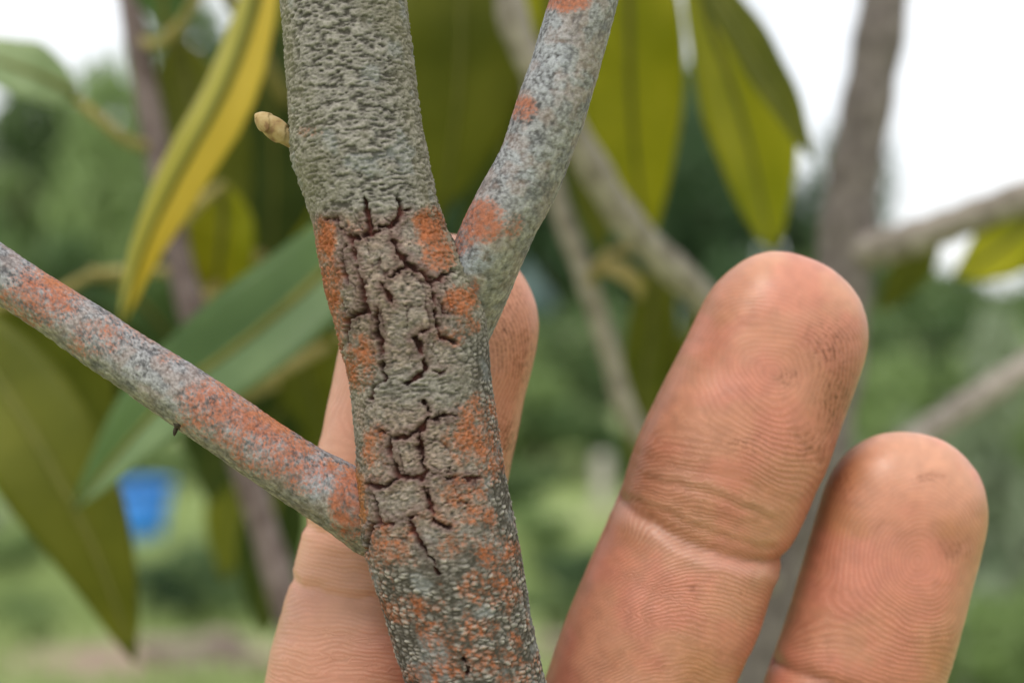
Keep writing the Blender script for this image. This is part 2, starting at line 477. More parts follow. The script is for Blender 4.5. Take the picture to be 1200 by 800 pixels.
# turf
def grass_mesh(n, x0, x1, y0, y1, hgt):
    y = y0 * (y1 / y0) ** RNG.random(n)
    x = (RNG.random(n) * 2 - 1) * (0.42 * y + 0.3)
    keep = (x > x0) & (x < x1)
    # thin out over the bare earth
    so = 0.42 * blob(x, y, -1.3, 5.9, 0.9, 0.5) + 0.34 * blob(x, y, 0.5, 10.4, 0.9, 0.7) + 0.30 * blob(x, y, 0.2, 6.2, 0.5, 0.7) + 0.4 * blob(x, y, 2.0, 5.2, 0.9, 1.0)
    keep &= RNG.random(n) > so * 3.0
    x, y = x[keep], y[keep]; n = len(x)
    z = ground_h(x, y)
    a = RNG.random(n) * 2 * np.pi
    h = hgt * (0.4 + RNG.random(n)) * (0.5 + fbm(x * 1.3, y * 1.3, 21, 2))
    w = 0.006 + 0.006 * RNG.random(n)
    lean = (RNG.random((n, 2)) - 0.5) * h[:, None] * 1.1
    c, s = np.cos(a) * w, np.sin(a) * w
    V = np.empty((n, 5, 3))
    V[:, 0] = np.stack([x - c, y - s, z], 1); V[:, 1] = np.stack([x + c, y + s, z], 1)
    V[:, 2] = np.stack([x + c * .7 + lean[:, 0] * .4, y + s * .7 + lean[:, 1] * .4, z + h * .6], 1)
    V[:, 3] = np.stack([x - c * .7 + lean[:, 0] * .4, y - s * .7 + lean[:, 1] * .4, z + h * .6], 1)
    V[:, 4] = np.stack([x + lean[:, 0], y + lean[:, 1], z + h], 1)
    base = np.arange(n)[:, None] * 5
    q = base + np.array([[0, 1, 2, 3]]); t = base + np.array([[3, 2, 4, 4]])
    tri = np.vstack([q[:, [0, 1, 2]], q[:, [0, 2, 3]], t[:, :3]])
    return build_mesh('grass', V.reshape(-1, 3), tri, smooth=False)
g = obj('grass', grass_mesh(42000, -9, 9, 4.6, 18, 0.11), M_GRASS)
g['kind'] = 'stuff'; g['label'] = 'short light green grass covering the plot'; g['category'] = 'grass'

# ------------------------------------------------------------------ far vegetation
def foliage_mesh(name, n, leaf, seed, squash=0.85, lobes=9):
    """leaf-sized faces spread through several uneven clumps; unit crown, about 1 wide and high"""
    r = np.random.default_rng(seed)
    cen = r.normal(size=(lobes, 3)) * np.array([0.24, 0.24, 0.20]); cen[0] = 0
    rad = 0.12 + 0.16 * r.random(lobes)
    k = r.integers(0, lobes, n)
    d = unit(r.normal(size=(n, 3)))
    P = cen[k] + d * rad[k][:, None] * (0.55 + 0.5 * r.random(n))[:, None]
    P[:, 2] = P[:, 2] * squash + 0.5
    t = unit(r.normal(size=(n, 3)) + d * 0.6); s = unit(np.cross(t, r.normal(size=(n, 3))))
    L_ = leaf * (0.6 + 0.8 * r.random(n))[:, None]; W_ = L_ * 0.42
    up = np.cross(t, s) * L_ * 0.12
    V = np.stack([P - t * L_ * .5, P + s * W_ * .5 + up, P + t * L_ * .5, P - s * W_ * .5 + up], 1).reshape(-1, 3)
    b_ = np.arange(n)[:, None] * 4
    F = np.vstack([b_ + np.array([[0, 1, 2]]), b_ + np.array([[0, 2, 3]])])
    return build_mesh(name, V, F, smooth=False)

def trunk_mesh(name, seed):
    r = np.random.default_rng(seed)
    V_all, F_all, off = [], [], 0
    def add(P, R):
        nonlocal off
        V, F, cap = simple_tube(P, R, 6)
        V_all.append(V); F_all.extend([tuple(np.array(f) + off) for f in F]); F_all.extend([tuple(np.array(f[:3]) + off) for f in cap])
        off += len(V)
    z = np.linspace(-0.02, 0.6, 8)
    add(np.stack([0.02 * np.sin(z * 6), 0.02 * np.cos(z * 5), z], 1), np.linspace(0.035, 0.014, 8))
    for q in range(7):
        a = r.random() * 6.28; z0 = 0.15 + 0.4 * r.random()
        e = np.array([math.cos(a) * 0.32, math.sin(a) * 0.32, z0 + 0.3])
        P = np.linspace(np.array([0.02 * math.sin(z0 * 6), 0.02 * math.cos(z0 * 5), z0]), e, 5); P[1:4, 2] -= 0.02
        add(P, np.linspace(0.014, 0.004, 5))
    me = bpy.data.meshes.new(name); me.from_pydata([tuple(v) for v in np.vstack(V_all)], [], F_all); me.update()
    return me

CROWNS = {}
for q in range(4):
    for mi in range(4):
        me0 = CROWNS.get(q)
        if me0 is None:
            me0 = foliage_mesh('crown', 3200, 0.085, 50 + q); CROWNS[q] = me0
        m2 = me0 if mi == 0 else me0.copy()
        m2.materials.clear(); m2.materials.append(M_FOL[mi]); CROWNS[(q, mi)] = m2
TRUNKS = [trunk_mesh('trunk', 80 + q) for q in range(3)]
for t_ in TRUNKS: t_.materials.append(M_TRUNK)

def bush(px, ytop, dist, wpx, mi, label, cat, group, name, k):
    """bush standing on the ground at dist (m), its crown top at photograph row ytop"""
    X = (px - 600) / FPX * dist
    Z0 = float(ground_h(np.array([X]), np.array([dist]))[0])
    top = ZC + (400 - ytop) / FPX * dist
    H = max(top - Z0, 0.25); Wd = wpx / FPX * dist
    tone_ = ('mid green', 'dark green', 'light green', 'pale grey green')[mi]
    t = thing(name, label.replace('TONE', tone_), cat, (X, dist, Z0), group)
    rz = (k * 2.399) % 6.28
    c = obj('crown', CROWNS[(k % 4, mi)], None, t); c.scale = (Wd, Wd, H); c.rotation_euler = (0, 0, rz)
    s = obj('trunk', TRUNKS[k % 3], None, t); s.scale = (min(Wd, H * .8), min(Wd, H * .8), H * .9); s.rotation_euler = (0, 0, rz)
    return t

k = 0
# belt of trees on the bank; left ones paler, haze put into foliage colour
for px, yt, d, w, mi in [(-40, 60, 24, 240, 2), (60, 50, 30, 240, 3), (160, 45, 27, 250, 0), (110, 90, 21, 200, 2), (810, -10, 23, 140, 1), (300, 20, 24, 260, 1), (420, 40, 25, 260, 1), (540, 60, 26, 250, 0),
                         (650, 40, 24, 250, 1), (745, -30, 26, 240, 1), (830, 80, 22, 170, 1), (950, 150, 24, 180, 1), (1080, 255, 21, 230, 0), (1180, 262, 24, 220, 0), (1290, 250, 22, 230, 0), (-160, 50, 22, 260, 1), (1010, 215, 23, 200, 0), (-330, 60, 25, 280, 0), (-520, 40, 24, 300, 1), (-760, 70, 26, 320, 0), (1420, 230, 24, 260, 1), (1600, 200, 22, 280, 0), (1850, 180, 25, 300, 1)]:
    bush(px, yt, d, w, mi, 'leafy TONE tree in the blurred belt of trees on the far bank', 'tree', 'trees on the far bank', 'bank_tree', k); k += 1
# bushes on the plot
for px, yt, d, w, mi in [(20, 240, 16, 200, 0), (165, 270, 15, 190, 1), (290, 280, 16, 220, 1), (400, 330, 14, 200, 1), (640, 350, 14, 200, 0), (760, 330, 15, 210, 1),
                         (700, 430, 12.5, 150, 0), (880, 330, 14, 200, 1), (1010, 330, 13, 200, 0), (1130, 330, 12, 210, 2), (1220, 300, 12, 200, 1), (600, 420, 13, 150, 2), (360, 470, 12.5, 120, 1), (240, 500, 13, 110, 1)]:
    bush(px, yt, d, w, mi, 'rounded TONE bush at the far edge of the grass plot', 'bush', 'bushes at the edge of the plot', 'bush', k); k += 1
# pale undergrowth to the right
for px, yt, d, w, mi in [(1080, 400, 5.2, 170, 3), (1160, 430, 4.6, 190, 3), (1250, 400, 4.8, 200, 2), (1190, 540, 4.2, 170, 3), (1110, 560, 4.4, 120, 1), (1040, 520, 5.6, 130, 2), (1230, 650, 3.9, 190, 2), (960, 560, 6.0, 120, 1), (1150, 650, 4.1, 130, 2)]:
    bush(px, yt, d, w, mi, 'TONE weed in the undergrowth beside the grass plot', 'weed', 'weeds beside the plot', 'weed', k); k += 1
RT = random.Random(5)
for q in range(34):
    d_ = 5.4 * (14 / 5.4) ** RT.random(); x_ = RT.uniform(-60, 1180); up_ = RT.uniform(40, 90); wd_ = RT.uniform(60, 130); mi_ = RT.choice([0, 0, 1, 2, 2, 3])
    if 60 < x_ < 270 and 6.8 < d_ < 9.6: continue            # keep clear of the bucket
    yb = 400 + ZC / d_ * FPX
    bush(x_, yb - up_, d_, wd_, mi_, 'low TONE tuft growing out of the short grass', 'grass tuft', 'tufts in the short grass', 'grass_tuft', k); k += 1
for px, yt, d, w, mi in [(40, 610, 8.2, 90, 2), (262, 610, 8.6, 70, 2), (290, 640, 7.4, 90, 0), (30, 700, 6.4, 90, 2), (240, 705, 6.6, 90, 0), (640, 590, 8.5, 90, 2), (665, 700, 6.6, 90, 0)]:
    bush(px, yt, d, w, mi, 'low TONE tuft growing out of the short grass', 'grass tuft', 'tufts in the short grass', 'grass_tuft', k); k += 1

# stones on the bare earth
def rock_mesh(seed):
    r = np.random.default_rng(seed)
    th = np.linspace(0, np.pi, 10); ph = np.linspace(0, 2 * np.pi, 16, endpoint=False)
    TH, PH = np.meshgrid(th, ph, indexing='ij')
    D = np.stack([np.sin(TH) * np.cos(PH), np.sin(TH) * np.sin(PH), np.cos(TH)], -1).reshape(-1, 3)
    pl = unit(r.normal(size=(9, 3))); cut = 0.62 + 0.3 * r.random(9)
    rr = np.min(np.where(D @ pl.T > 0.05, cut / np.maximum(D @ pl.T, 0.05), 9), axis=1)
    rr = np.minimum(rr, 1.05)
    return build_mesh('stone', D * rr[:, None], grid_faces(10, 16), smooth=False)
RK = [rock_mesh(s) for s in (3, 4, 5)]
for m_ in RK: m_.materials.append(M_ROCK)
for q, (px, d, w) in enumerate([(205, 5.75, 0.13), (232, 5.6, 0.10), (262, 5.9, 0.12), (292, 5.65, 0.09), (180, 6.0, 0.08), (655, 6.0, 0.09), (630, 5.6, 0.08), (1120, 5.4, 0.12), (1065, 5.7, 0.14), (1170, 5.3, 0.10)]):
    X = (px - 600) / FPX * d; z = float(ground_h(np.array([X]), np.array([d]))[0])
    o = obj('stone', RK[q % 3]); o.location = (X, d, z + w * 0.3); o.scale = (w, w * .85, w * .65); o.rotation_euler = (0, 0, q * 1.7)
    if px < 400: tag(o, 'pinkish grey stone lying on bare earth below the blue bucket', 'stone', 'stones on the bare earth')
    elif px < 700: tag(o, 'pinkish grey stone in the gap between stem and fingers', 'stone', 'stones in the gap')
    else: tag(o, 'pinkish grey stone lying among the pale weeds', 'stone', 'stones among the weeds')

# blue bucket on the grass
bd = 9.0; bX = (165 - 600) / FPX * bd
bz = float(ground_h(np.array([bX]), np.array([bd]))[0])
BS = 0.98
bt = thing('bucket', 'bright blue plastic bucket standing on the grass', 'bucket', (bX, bd, bz))
def lathe(name, prof, nc=32):
    th = np.linspace(0, 2 * np.pi, nc, endpoint=False)
    V = np.array([[r_ * math.cos(t), r_ * math.sin(t), z] for r_, z in prof for t in th])
    return build_mesh(name, V, grid_faces(len(prof), nc))
obj('body', lathe('body', [(0.001, 0.0), (0.115, 0.0), (0.125, 0.012), (0.185, 0.40), (0.178, 0.40), (0.118, 0.02), (0.001, 0.018)]), M_BUCKET, bt)
obj('rim', lathe('rim', [(0.184, 0.385), (0.204, 0.385), (0.207, 0.395), (0.204, 0.412), (0.18, 0.412), (0.18, 0.40)]), M_BUCKET, bt)
a_ = np.linspace(-0.05, math.pi + 0.05, 24)
hp = np.stack([0.208 * np.cos(a_), -0.14 * np.sin(a_), 0.385 + 0.02 * np.sin(a_)], 1)
obj('handle', tube_mesh('handle', hp, np.full(24, 0.004), 8), M_WIRE, bt)
bt.scale = (BS, BS, BS)

# pale marker post
pd = 11.2; pX = (706 - 600) / FPX * pd
pz = float(ground_h(np.array([pX]), np.array([pd]))[0])
pr = [(0.001, -0.05), (0.085, -0.05), (0.078, 0.36), (0.06, 0.40), (0.001, 0.41)]
mo = lathe('marker_post', pr, 4)
po = obj('marker_post', mo, M_POST); po.location = (pX, pd, pz); po.rotation_euler = (0, 0, 0.6)
for p_ in mo.polygons: p_.use_smooth = False
tag(po, 'short whitish marker post standing in the grass behind the ring finger', 'post')

# ------------------------------------------------------------------ background saplings: stems, branches, leaves
def px_path(pts):
    """[(x,y,dist_mm)] -> world path"""
    return np.array([wp(*p) for p in pts])

def stem_part(parent, pts, wpx, mat, name='branch', n=40, nc=12, extra_start=None, extra_end=None, r_start=None, r_end=None):
    P = px_path(pts)
    R = np.array([w_ * 0.5 / FPX * p[2] * 0.001 for w_, p in zip(wpx, pts)])
    if extra_start is not None:
        P = np.vstack([np.array(extra_start)[:, :3], P]); R = np.concatenate([np.array(extra_start)[:, 3], R])
    if extra_end is not None:
        P = np.vstack([P, np.array(extra_end)[:, :3]]); R = np.concatenate([R, np.array(extra_end)[:, 3]])
    Q = smooth_path(np.column_stack([P, R]), n)
    rr = np.abs(Q[:, 3])
    s = np.arange(len(Q))
    rr = rr * (1 + 0.06 * np.sin(s * 1.7) + 0.05 * (RNG.random(len(Q)) - 0.5))
    me = tube_mesh(name, Q[:, :3], rr, nc)
    return obj(name, me, mat, parent)

def leaf(parent, mat, pts, wmax, fold=12.0, roll=0.0, peak=0.42, droop=0.0, petiole=None, ns=18, mat2=None, name='leaf', bare=False):
    """leaf blade along a spine of (x,y,dist) points, wmax = half width in px at the widest; fold = V angle of the halves"""
    P = smooth_path(px_path(pts), ns)
    d_mean = np.mean([p[2] for p in pts]) * 0.001
    n = len(P); t = np.linspace(0, 1, n)
    e = math.log(0.5) / math.log(peak)
    w = np.sin(np.pi * np.clip(t, 0, 1) ** e) ** 0.85
    w = w * (wmax / FPX * d_mean) + 0.0003
    T = unit(np.gradient(P, axis=0))
    view = np.array([0, -1.0, 0])
    side = unit(np.cross(T, view)); nor = unit(np.cross(side, T))
    c, s_ = math.cos(math.radians(roll)), math.sin(math.radians(roll))
    sd = side * c + nor * s_; nr = nor * c - side * s_
    f = math.radians(fold)
    m = 9
    u = np.linspace(-1, 1, m)
    wav = 0.05 * np.sin(t * 19)[:, None] * np.abs(u)[None, :]
    off = (np.abs(u)[None, :] * math.sin(f) + wav - 0.10 * u[None, :] ** 2)
    V = P[:, None, :] + w[:, None, None] * (u[None, :, None] * math.cos(f) * sd[:, None, :] + off[:, :, None] * nr[:, None, :])
    V = V.reshape(-1, 3)
    F = grid_faces(n, m, wrap=False)
    # give the blade thickness: a second sheet below, joined round the rim
    nrm = np.repeat(nr, m, axis=0)
    V2 = V - nrm * 0.00035
    nv = len(V)
    rim = np.concatenate([np.arange(m), np.arange(1, n) * m + m - 1, ((n - 1) * m + np.arange(m - 2, -1, -1)), np.arange(n - 2, 0, -1) * m])
    rn = np.roll(rim, -1)
    FF = np.vstack([F, F[:, ::-1] + nv, np.stack([rim, rim + nv, rn + nv, rn], 1)])
    me = build_mesh(name, np.vstack([V, V2]), FF)
    me.materials.append(mat)
    if mat2 is not None:                      # the other half of a two-toned leaf
        me.materials.append(mat2)
        fc = np.tile(np.concatenate([np.ones(4, int), np.zeros(4, int)]), n - 1)
        mi = np.concatenate([fc, fc, np.zeros(len(rim), int)]).astype(np.int32)
        if len(me.polygons) == len(mi): me.polygons.foreach_set('material_index', mi)
    o = obj(name, me, None, parent)
    if not bare:
        rr = np.linspace(0.0011, 0.0003, n)
        obj('midrib', tube_mesh('midrib', P + nr * 0.0001, rr, 6), M_RIB, o)
    if petiole is not None:
        PP = smooth_path(np.vstack([np.atleast_2d(petiole), P[0], P[1]]), 12)
        obj('petiole', tube_mesh('petiole', PP, np.linspace(0.0016, 0.0011, len(PP)), 6), M_PETIOLE, o)
    return o

def foot(x, y, r):      # points down to the ground below a stem's lowest px point
    return [x, y, -0.02, r]

# --- right-hand sapling: thick pale stem with four side branches
D3 = 360
sap_r = thing('sapling', 'pale grey brown sapling stem with side branches and hanging yellow green leaves behind the fingers', 'sapling', (0, 0, 0))
g3 = wp(880, 860, D3)
stem_part(sap_r, [(1052, -330, 372), (1045, -120, 365), (1036, 0, D3), (1018, 110, D3), (1000, 210, D3), (990, 300, D3), (978, 420, D3), (955, 560, D3), (925, 660, D3), (880, 860, D3)],
          [50, 54, 58, 60, 62, 66, 68, 68, 68, 70], M_STEM_D, 'stem', n=80, nc=18,
          extra_end=[[g3[0] - 0.006, 0.361, 1.10, 0.0076], [g3[0] - 0.011, 0.361, 1.02, 0.008], [g3[0] - 0.016, 0.362, 0.90, 0.009], [g3[0] - 0.02, 0.362, 0.75, 0.010], [g3[0] - 0.025, 0.363, 0.55, 0.012], [g3[0] - 0.03, 0.365, 0.3, 0.013], [g3[0] - 0.03, 0.365, -0.02, 0.017]])
stem_part(sap_r, [(985, 302, D3), (1040, 288, 352), (1110, 265, 345), (1200, 232, 335), (1330, 185, 325), (1460, 120, 320)], [40, 42, 40, 40, 34, 20], M_STEM)
stem_part(sap_r, [(942, 610, D3), (1010, 560, 365), (1100, 496, 372), (1200, 432, 380), (1330, 350, 390)], [30, 34, 33, 32, 24], M_STEM)
stem_part(sap_r, [(960, 520, D3), (905, 430, 330), (815, 340, 305), (742, 268, 290), (690, 188, 280), (640, 100, 272), (604, 30, 268), (592, -60, 266), (585, -200, 262)], [40, 40, 38, 38, 39, 38, 37, 36, 30], M_STEM)
stem_part(sap_r, [(915, 690, D3), (830, 610, 335), (742, 495, 315), (715, 415, 308), (688, 330, 302), (655, 240, 298), (636, 170, 296), (620, 90, 296)], [28, 27, 25, 25, 26, 25, 22, 14], M_STEM)
TOP_R = wp(780, -150, 285)
stem_part(sap_r, [(588, -130, 264), (680, -170, 275), (780, -190, 290), (860, -200, 300), (960, -190, 330), (1047, -160, 367)], [24, 26, 26, 26, 28, 30], M_STEM)

Y_ = ML
leaf(sap_r, Y_['olive'], [(545, -120, 300), (541, 0, 300), (536, 120, 304), (520, 245, 312)], 82, fold=10, roll=12, peak=0.5, petiole=wp(600, -140, 266))
leaf(sap_r, Y_['yellowgreen'], [(735, -130, 300), (737, 0, 302), (741, 140, 306), (757, 292, 312)], 66, fold=14, roll=-10, peak=0.5, petiole=wp(735, -185, 283))
leaf(sap_r, Y_['yellowgreen'], [(792, -90, 285), (832, 30, 285), (872, 150, 288), (906, 296, 295)], 62, fold=26, roll=18, peak=0.62, petiole=wp(800, -192, 292))
leaf(sap_r, Y_['olive'], [(770, -110, 270), (850, 20, 268), (905, 110, 270), (952, 185, 274)], 34, fold=30, roll=30, peak=0.5, petiole=wp(790, -190, 291))
leaf(sap_r, Y_['olive'], [(655, -60, 330), (670, 60, 330), (690, 180, 335), (704, 300, 340)], 48, fold=14, roll=25, peak=0.5, petiole=wp(660, -165, 273))
leaf(sap_r, Y_['yellowgreen'], [(1250, 205, 330), (1205, 262, 334), (1160, 300, 338), (1118, 322, 342)], 40, fold=10, roll=-25, petiole=wp(1300, 196, 328))
leaf(sap_r, Y_['olive'], [(1098, 276, 350), (1074, 306, 352), (1052, 336, 356), (1030, 366, 360)], 24, fold=16, roll=20, petiole=wp(1110, 268, 346))
leaf(sap_r, Y_['dry'], [(700, 312, 300), (722, 318, 296), (744, 332, 296), (752, 352, 300)], 13, fold=30, roll=30, petiole=wp(690, 330, 301), bare=True)
leaf(sap_r, Y_['dry'], [(712, 300, 312), (738, 292, 312), (765, 298, 314), (782, 316, 318)], 9, fold=34, roll=40, petiole=wp(688, 326, 301), bare=True)
leaf(sap_r, Y_['olive'], [(770, 300, 330), (762, 390, 332), (752, 470, 334), (742, 560, 336)], 34, fold=16, roll=20, petiole=wp(760, 287, 294))
leaf(sap_r, Y_['olive'], [(820, 350, 325), (826, 430, 330), (818, 520, 336), (800, 590, 342)], 36, fold=16, roll=-20, petiole=wp(808, 334, 304))
leaf(sap_r, Y_['dark'], [(600, 80, 340), (592, 180, 345), (575, 280, 350), (560, 360, 355)], 44, fold=14, roll=-15, petiole=wp(628, 130, 297))

leaf(sap_r, Y_['yellowgreen'], [(668, -150, 345), (690, -20, 345), (712, 110, 348), (716, 250, 352)], 66, fold=10, roll=6, peak=0.5, petiole=wp(665, -165, 273))
leaf(sap_r, Y_['olive'], [(480, -150, 350), (486, 0, 350), (498, 130, 354), (500, 290, 360)], 64, fold=10, roll=-10, peak=0.5, petiole=wp(590, -150, 265))
leaf(sap_r, Y_['yellowgreen'], [(600, -150, 360), (598, 0, 360), (590, 120, 364), (580, 240, 370)], 50, fold=12, roll=10, peak=0.5, petiole=wp(590, -150, 265))
# --- left-hand sapling: slender reddish stem
sap_l = thing('sapling', 'slender purplish brown sapling with broad olive leaves and a yellow folded leaf', 'sapling', (0, 0, 0))
D1 = 300
g1_ = wp(385, 900, D1)
stem_part(sap_l, [(118, -320, 315), (134, -120, 306), (152, 0, D1), (176, 130, D1), (204, 280, D1), (236, 400, D1), (286, 545, D1), (330, 690, D1), (385, 900, D1)],
          [22, 25, 28, 30, 32, 33, 34, 36, 38], M_STEM_R, 'stem', n=80, nc=14,
          extra_end=[[g1_[0] + 0.006, 0.302, 1.12, 0.0036], [g1_[0] + 0.009, 0.304, 1.05, 0.004], [g1_[0] + 0.01, 0.307, 0.92, 0.005], [g1_[0] + 0.01, 0.31, 0.75, 0.006], [g1_[0] + 0.012, 0.312, 0.55, 0.007], [g1_[0] + 0.015, 0.315, 0.3, 0.009], [g1_[0] + 0.015, 0.315, -0.02, 0.012]])
stem_part(sap_l, [(186, 175, D1), (150, 165, 296), (118, 140, 292), (84, 112, 290)], [13, 13, 12, 10], M_PETIOLE)
stem_part(sap_l, [(158, 40, D1), (180, 52, 296), (210, 30, 290), (250, -40, 280), (285, -130, 268), (330, -180, 260)], [12, 12, 12, 13, 14, 12], M_PETIOLE)
stem_part(sap_l, [(212, 262, D1), (236, 236, 300), (262, 215, 302)], [14, 13, 10], M_PETIOLE)
stem_part(sap_l, [(202, 318, D1), (160, 318, 298), (110, 322, 296), (60, 345, 290), (-30, 360, 280), (-120, 330, 272)], [13, 12, 12, 12, 12, 9], M_PETIOLE)
leaf(sap_l, Y_['gold'], [(322, -110, 236), (296, 10, 234), (262, 105, 233), (208, 205, 233), (168, 290, 236), (142, 380, 242)], 38, fold=30, roll=46, peak=0.45, mat2=Y_['yellow'], petiole=wp(322, -172, 261))
leaf(sap_l, Y_['green'], [(470, 225, 250), (380, 318, 246), (296, 392, 243), (205, 460, 242), (140, 530, 243), (85, 596, 246)], 62, fold=18, roll=-18, peak=0.36, mat2=Y_['midgreen'], petiole=np.array([wp(396, -90, 262), wp(424, 50, 262), wp(462, 170, 258)]))
stem_part(sap_l, [(318, -172, 262), (350, -150, 262), (380, -120, 262), (398, -80, 262)], [10, 10, 9, 8], M_PETIOLE)
leaf(sap_l, Y_['olive'], [(-70, 360, 262), (5, 455, 258), (68, 560, 256), (118, 660, 258), (157, 774, 262)], 66, fold=12, roll=14, peak=0.38, petiole=wp(-100, 338, 273))
leaf(sap_l, Y_['olive'], [(-20, 375, 290), (40, 420, 292), (90, 470, 296), (120, 540, 300)], 70, fold=12, roll=-10, peak=0.4, petiole=wp(-30, 360, 281))
leaf(sap_l, Y_['olive'], [(-90, 330, 330), (-20, 430, 330), (50, 520, 334), (110, 600, 340)], 74, fold=12, roll=8, peak=0.45, petiole=wp(-110, 332, 273))
leaf(sap_l, Y_['dark'], [(60, 345, 310), (100, 400, 312), (150, 450, 316), (190, 520, 322)], 52, fold=12, roll=-8, peak=0.45, petiole=wp(60, 345, 291))
leaf(sap_l, Y_['green'], [(110, 320, 320), (160, 350, 322), (200, 400, 326), (222, 470, 332)], 44, fold=12, roll=12, peak=0.45, petiole=wp(110, 322, 297))
leaf(sap_l, Y_['olive'], [(330, -60, 350), (345, 60, 350), (340, 170, 352), (326, 280, 356)], 60, fold=12, roll=-12, peak=0.5, petiole=wp(300, -145, 266))
leaf(sap_l, Y_['dark'], [(250, 330, 390), (290, 400, 392), (330, 480, 396), (350, 570, 402)], 52, fold=12, roll=10, peak=0.5, petiole=wp(220, 345, D1))
leaf(sap_l, Y_['olive'], [(300, 480, 400), (290, 540, 400), (270, 610, 404), (262, 680, 410)], 36, fold=12, roll=-14, peak=0.5, petiole=wp(272, 500, D1))
leaf(sap_l, Y_['dark'], [(200, 390, 372), (230, 450, 374), (250, 520, 378), (246, 590, 384)], 42, fold=12, roll=-10, peak=0.5, petiole=wp(232, 390, D1))
leaf(sap_l, Y_['dark'], [(282, 90, 360), (276, 180, 362), (280, 270, 366), (300, 350, 372)], 48, fold=12, roll=12, peak=0.5, petiole=wp(190, 200, D1))
leaf(sap_l, Y_['pale'], [(88, 112, 290), (50, 92, 286), (0, 74, 282), (-80, 50, 280)], 44, fold=14, roll=-38, peak=0.45)
leaf(sap_l, Y_['green'], [(196, 36, 294), (190, -10, 292), (180, -70, 290), (160, -140, 290)], 40, fold=14, roll=10, peak=0.5)
leaf(sap_l, Y_['olive'], [(205, 40, 312), (226, 130, 312), (240, 230, 314), (248, 330, 320)], 60, fold=14, roll=14, peak=0.5, petiole=wp(200, 40, 293))
leaf(sap_l, Y_['yellowgreen'], [(262, 215, 304), (262, 265, 306), (256, 320, 310), (250, 376, 316)], 44, fold=14, roll=-14, peak=0.45)
leaf(sap_l, Y_['dark'], [(300, 10, 330), (316, 110, 332), (322, 210, 336), (316, 310, 340)], 62, fold=12, roll=16, peak=0.5, petiole=wp(262, -60, 276))
leaf(sap_l, Y_['yellowgreen'], [(352, 150, 345), (346, 200, 346), (338, 250, 348), (322, 300, 352)], 34, fold=12, roll=-16, peak=0.5, petiole=wp(250, -40, 281))
leaf(sap_l, Y_['olive'], [(300, 300, 330), (330, 370, 330), (360, 440, 334), (380, 520, 340)], 50, fold=12, roll=12, peak=0.5, petiole=wp(226, 360, D1))
leaf(sap_l, Y_['dark'], [(330, 540, 318), (322, 600, 320), (312, 670, 324), (310, 745, 330)], 38, fold=12, roll=18, peak=0.45, petiole=wp(288, 548, D1))
leaf(sap_l, Y_['dark'], [(225, 330, 330), (205, 350, 332), (180, 390, 334), (170, 450, 338)], 44, fold=12, roll=-22, peak=0.5, petiole=wp(216, 320, D1))
leaf(sap_l, Y_['dark'], [(350, 440, 350), (330, 480, 350), (300, 520, 352), (260, 545, 356)], 34, fold=12, roll=10, peak=0.5, petiole=wp(262, 470, D1))
leaf(sap_l, Y_['olive'], [(430, 380, 350), (400, 440, 350), (375, 500, 352), (360, 560, 356)], 40, fold=12, roll=-10, peak=0.5, petiole=wp(262, 470, D1))

# ------------------------------------------------------------------ the held sapling stem
DS = 130.0      # distance of its axis, mm
SC = DS / FPX   # mm per photograph pixel at that distance
held = thing('held_sapling', 'grey sapling stem with cracked bark and orange lichen held in front of the hand', 'sapling', (0, 0, 0))

ye = np.array([-420, -200, 0, 50, 100, 150, 172, 190, 210, 230, 270, 300, 340, 370, 400, 450, 520, 560, 600, 640, 680, 720, 760, 800, 900])
xl = np.array([318, 324, 330, 334, 338, 341, 341, 343, 350, 357, 369, 373, 381, 391, 400, 411, 417, 418, 420, 426, 438, 450, 462, 475, 500])
xr = np.array([455, 466, 475, 481, 487, 495, 500, 503, 507, 511, 524, 541, 560, 570, 573, 577, 586, 593, 601, 609, 616, 623, 631, 640, 662])
yy = np.arange(-420, 901, 1.0)
sm = lambda a: np.convolve(np.pad(np.interp(yy, ye, a), 9, mode='edge'), np.hanning(19) / np.hanning(19).sum(), 'valid')
XL, XR = sm(xl), sm(xr)
# rows: fine through the visible stretch, coarse outside
zv = np.concatenate([np.linspace(-415, -70, 40), np.arange(-60, 861, 1.35), np.linspace(868, 898, 5)])
cxp = np.interp(zv, yy, (XL + XR) / 2); hwp = np.interp(zv, yy, (XR - XL) / 2)
cx = (cxp - 600) * SC; rr = hwp * SC * 0.985
cz = (400 - zv) * SC
# down to the ground
zd = np.linspace(-45, -1265, 40)
x0, z0_ = cx[-1], cz[-1]
slope = 0.21
cxd = x0 + slope * 55 * (1 - np.exp(-(z0_ - zd) / 55.0))
rd = np.interp(-zd, [40, 400, 1150, 1265], [rr[-1], 7.4, 9.5, 13])
cx = np.concatenate([cx, cxd]); cz = np.concatenate([cz, zd]); rr = np.concatenate([rr, rd])
